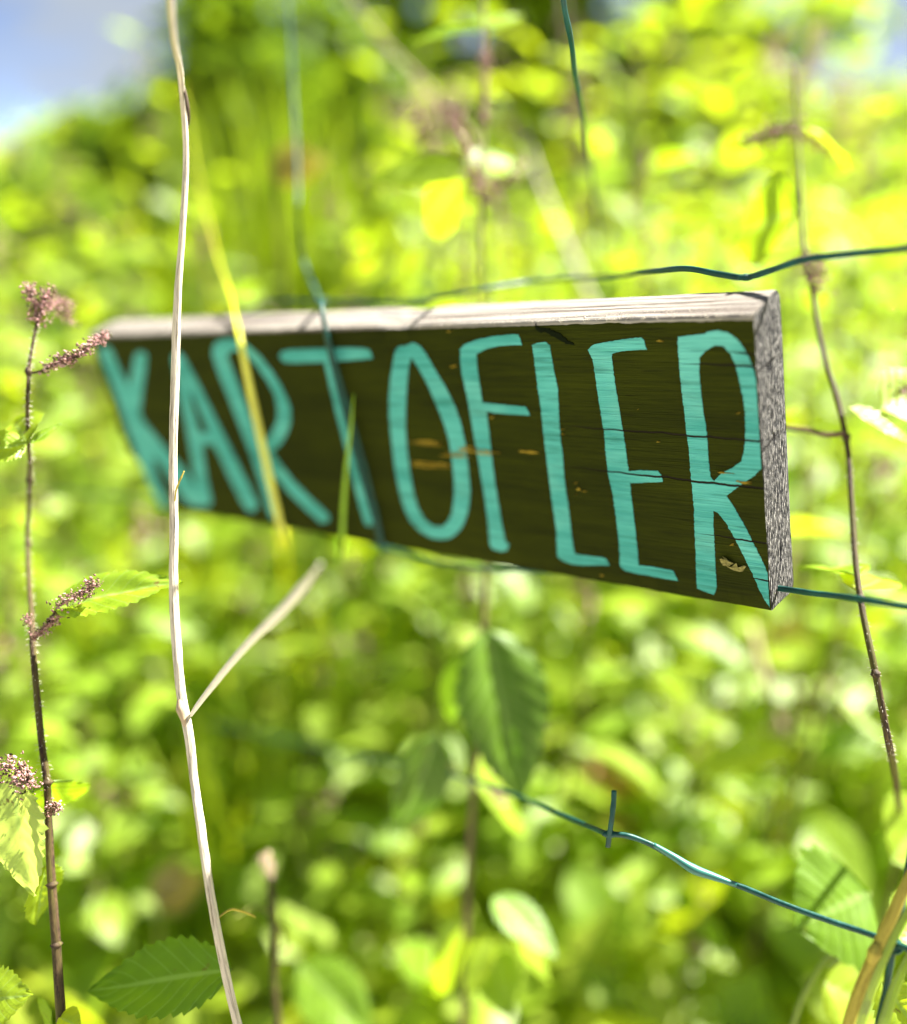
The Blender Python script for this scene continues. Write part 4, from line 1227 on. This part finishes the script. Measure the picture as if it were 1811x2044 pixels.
# a reddened dock and yellowed leaves low in the patch
dk = empty('dock_plant', ground_under(1250, 1800, 1.28), 'dock plant with reddened leaves below the sign', 'dock')
leaf_at(dk, P(1270, 1660, 1.2), P(1170, 1500, 1.17), -AF + UP * .8, .42, mat='red_leaf', hi=False)
leaf_at(dk, P(1275, 1670, 1.2), P(1265, 1570, 1.18), -AF * .6 + AR * .7, .45, mat='red_leaf', hi=False)
leaf_at(dk, P(1240, 1620, 1.2), P(1330, 1640, 1.16), -AF + UP, .5, mat='yellow_leaf', hi=False)
tube('stem', [P(1272, 1650, 1.2), P(1265, 1720, 1.22), P(1260, 1800, 1.24), ground_under(1250, 1800, 1.28)], [.002, .0025, .003], M['mauve_stem'], dk)
for (px, py, d, lab) in ((350, 1770, .9, 'broad yellowed weed low beside the dead stalk'), (1575, 1290, .85, 'small yellowed weed just below the end of the sign'), (590, 330, 1.0, 'pale cream weed behind the left part of the sign')):
    yr = empty('yellow_weed', ground_under(px, py + 200, d), lab, 'weed')
    leaf_at(yr, P(px - 40, py + 30, d), P(px + 60, py - 20, d), UP * .6 - AF, .8, mat='yellow_leaf', hi=False)
    leaf_at(yr, P(px - 30, py + 40, d), P(px + 10, py - 60, d), UP * .4 - AF, .7, mat='yellow_leaf', hi=False)
    tube('stem', [P(px - 35, py + 35, d), P(px - 30, py + 160, d * 1.02), ground_under(px, py + 200, d)], [.002, .003], M['stem'], yr, sides=6)

# ------------------------------------------------------------------ low growth on the ground (nobody could count it)
def leafy_mass(name, n, place, size, mat, seed):
    r = random.Random(seed); v, f, u = [], [], []
    for i in range(n):
        p, k = place(r)
        s = size * k * r.uniform(.6, 1.4)
        a = r.random() * 6.28; e = r.uniform(-.5, .9)
        d = Vector((math.cos(a) * math.cos(e), math.sin(a) * math.cos(e), math.sin(e)))
        up = Vector((r.gauss(0, .5), r.gauss(0, .5), 1))
        sd = d.cross(up).normalized() * s * .3
        nz = sd.cross(d).normalized() * s * .07
        b = len(v)
        v += [p, p + d * s * .4 + sd + nz, p + d * s * .45, p + d * s * .4 - sd + nz, p + d * s]
        f += [(b, b + 1, b + 2), (b, b + 2, b + 3), (b + 1, b + 4, b + 2), (b + 2, b + 4, b + 3)]
        u += [(0, .5), (.4, 1), (.4, .5), (.4, 0), (1, .5)]
    return link(name, mesh(name, v, f, uvs=u, smooth=False), M[mat])

def pl_near(r):
    y = .60 + 7.4 * r.random() ** 1.8
    x = r.uniform(-1, 1) * (.85 * y + .8)
    top = .32 if y > 1.2 else .22
    return Vector((x, y, r.random() ** 1.3 * (top + .12 * noise.noise(Vector((x * 2, y * 2, 0)))) + .01)), .9 + .12 * y
tag(leafy_mass('undergrowth', 11500, pl_near, .085, 'weed', 3), 'bright green undergrowth of low weeds', 'undergrowth', kind='stuff')
def pl_far(r):
    y = 3.5 + 36 * r.random() ** 1.7
    x = r.uniform(-1, 1) * (1.2 * y + 2)
    return Vector((x, y, r.random() * .45)), 1 + y * .05
tag(leafy_mass('meadow_grass', 42000, pl_far, .15, 'weed', 4), 'rough sunlit meadow growth beyond the nettles', 'grass', kind='stuff')

# ------------------------------------------------------------------ shrubs and trees beyond
def shrub(name, x, y, rad, h, n, leaf, mat, seed, label, cat, base=.1, group=None, trunk=True):
    r = random.Random(seed)
    root = empty(name, (x, y, 0), label, cat, group)
    clumps = []
    for k in range(int(14 + rad * 8)):
        a = r.random() * 6.28; q = r.random() ** .5; z = base + (h - base) * r.random()
        prof = math.sin(math.pi * min(1, .18 + .82 * (z - base) / (h - base)) ** .8) ** .6
        clumps.append((Vector((math.cos(a) * rad * q * prof, math.sin(a) * rad * q * prof, z)), rad * r.uniform(.22, .42)))
    v, f, u = [], [], []
    for i in range(n):
        c, cr = clumps[r.randrange(len(clumps))]
        d = Vector((r.gauss(0, 1), r.gauss(0, 1), r.gauss(0, .8)))
        p = c + d.normalized() * cr * r.random() ** .45
        if p.z < .05: p.z = .05 + r.random() * .2
        s = leaf * r.uniform(.6, 1.3)
        dr = Vector((r.gauss(0, 1), r.gauss(0, 1), r.gauss(-.3, .7))).normalized()
        sd = dr.cross(Vector((r.gauss(0, .6), r.gauss(0, .6), 1))).normalized() * s * .32
        b = len(v)
        v += [p, p + dr * s * .45 + sd, p + dr * s, p + dr * s * .45 - sd]
        f += [(b, b + 1, b + 2, b + 3)]
        u += [(0, .5), (.45, 1), (1, .5), (.45, 0)]
    o = link('crown', mesh('crown', v, f, uvs=u, smooth=False), M[mat], root); o['kind'] = 'stuff'
    tv = Mesher()
    pts = [Vector((0, 0, -.05)), Vector((r.gauss(0, .03), r.gauss(0, .03), h * .35)), Vector((r.gauss(0, .08), r.gauss(0, .08), h * .8))]
    a, b, c = tube_data(smooth_path(pts, 4), lerp_list([.03 * h, .012 * h], 9), 8); tv.add(a, b, c)
    for k in range(6):
        q, cr = clumps[r.randrange(len(clumps))]
        st = Vector((0, 0, h * r.uniform(.2, .5)))
        a, b, c = tube_data(smooth_path([st, st.lerp(q, .5) + Vector((0, 0, .03 * h)), q], 3), lerp_list([.011 * h, .004 * h], 7), 6); tv.add(a, b, c)
    link('trunk', tv.build('trunk'), M['wood_bark'], root)
    return root

def at_ground(px, dist):
    """a point on the ground dist metres away in the direction of the picture column px, near the horizon"""
    d = ((px - CX) / FPX * AR + (CY - 278) / FPX * AU + AF); d.z = 0
    d.normalize()
    return CAM.x + d.x * dist, CAM.y + d.y * dist
for (px, dist, rad, h, n, leaf, mat, lab) in (
        (500, 7.0, .8, 2.5, 2600, .17, 'tree_leaf', 'olive green shrub behind the clump of tall grass'),
        (720, 7.5, .8, 2.9, 2600, .18, 'tree_leaf', 'bushy green shrub just beside the olive shrub'),
        (170, 3.3, .42, 1.0, 1500, .10, 'dark_leaf', 'low dark shrub behind the upper part of the dead stalk'),
        (470, 3.6, .5, 1.42, 1900, .11, 'dark_leaf', 'dark shrub in front of the olive grass and behind the first letter R'),
        (640, 4.2, .5, 1.45, 1700, .11, 'dark_leaf', 'dark shrub rising behind the letter T of the sign'),
        (70, 5.5, .8, .80, 1500, .12, 'dark_leaf', 'small dark shrub under the left-hand blue gap'),
        (275, 6.0, .5, 1.12, 1400, .12, 'dark_leaf', 'dark shrub just left of the top of the dead stalk'),
        (900, 8.0, 1.1, 3.2, 3600, .20, 'tree_leaf', 'mid green shrub behind the tall flowering nettle'),
        (1180, 8.0, 1.1, 3.2, 3600, .20, 'tree_leaf', 'green shrub behind the hanging upright wire'),
        (1450, 8.5, 1.0, 3.2, 3600, .20, 'tree_leaf', 'tall green shrub behind the end of the sign'),
        (330, 9.0, .45, 1.5, 2200, .10, 'dark_leaf', 'low dark shrub behind the top of the dead stalk'),
        (60, 11.0, 1.3, .5, 2600, .12, 'tree_leaf', 'low rounded shrub under the open sky, far left'),
        (1790, 10.0, 1.1, .7, 3000, .12, 'tree_leaf', 'low green shrub under the open sky, far right')):
    x, y = at_ground(px, dist)
    shrub('shrub', x, y, rad, h, n, leaf, M[mat].name and mat, int(px), lab, 'shrub')
for (px, dist, rad, h, lab) in ((200, 60, 4.0, 1.5, 'distant low round tree under the blue gap beside the dead stalk'), (1050, 45, 4.0, 3.6, 'distant tall tree behind the flowering nettle'),
                                (1330, 50, 5.0, 4.0, 'distant broad tree between two nearer green shrubs'), (1740, 65, 5.0, 3.4, 'distant low tree under the blue gap, far right')):
    x, y = at_ground(px, dist)
    shrub('tree', x, y, rad, h, 2600, .6, 'tree_leaf', int(px) + 7, lab, 'tree', base=1.2)
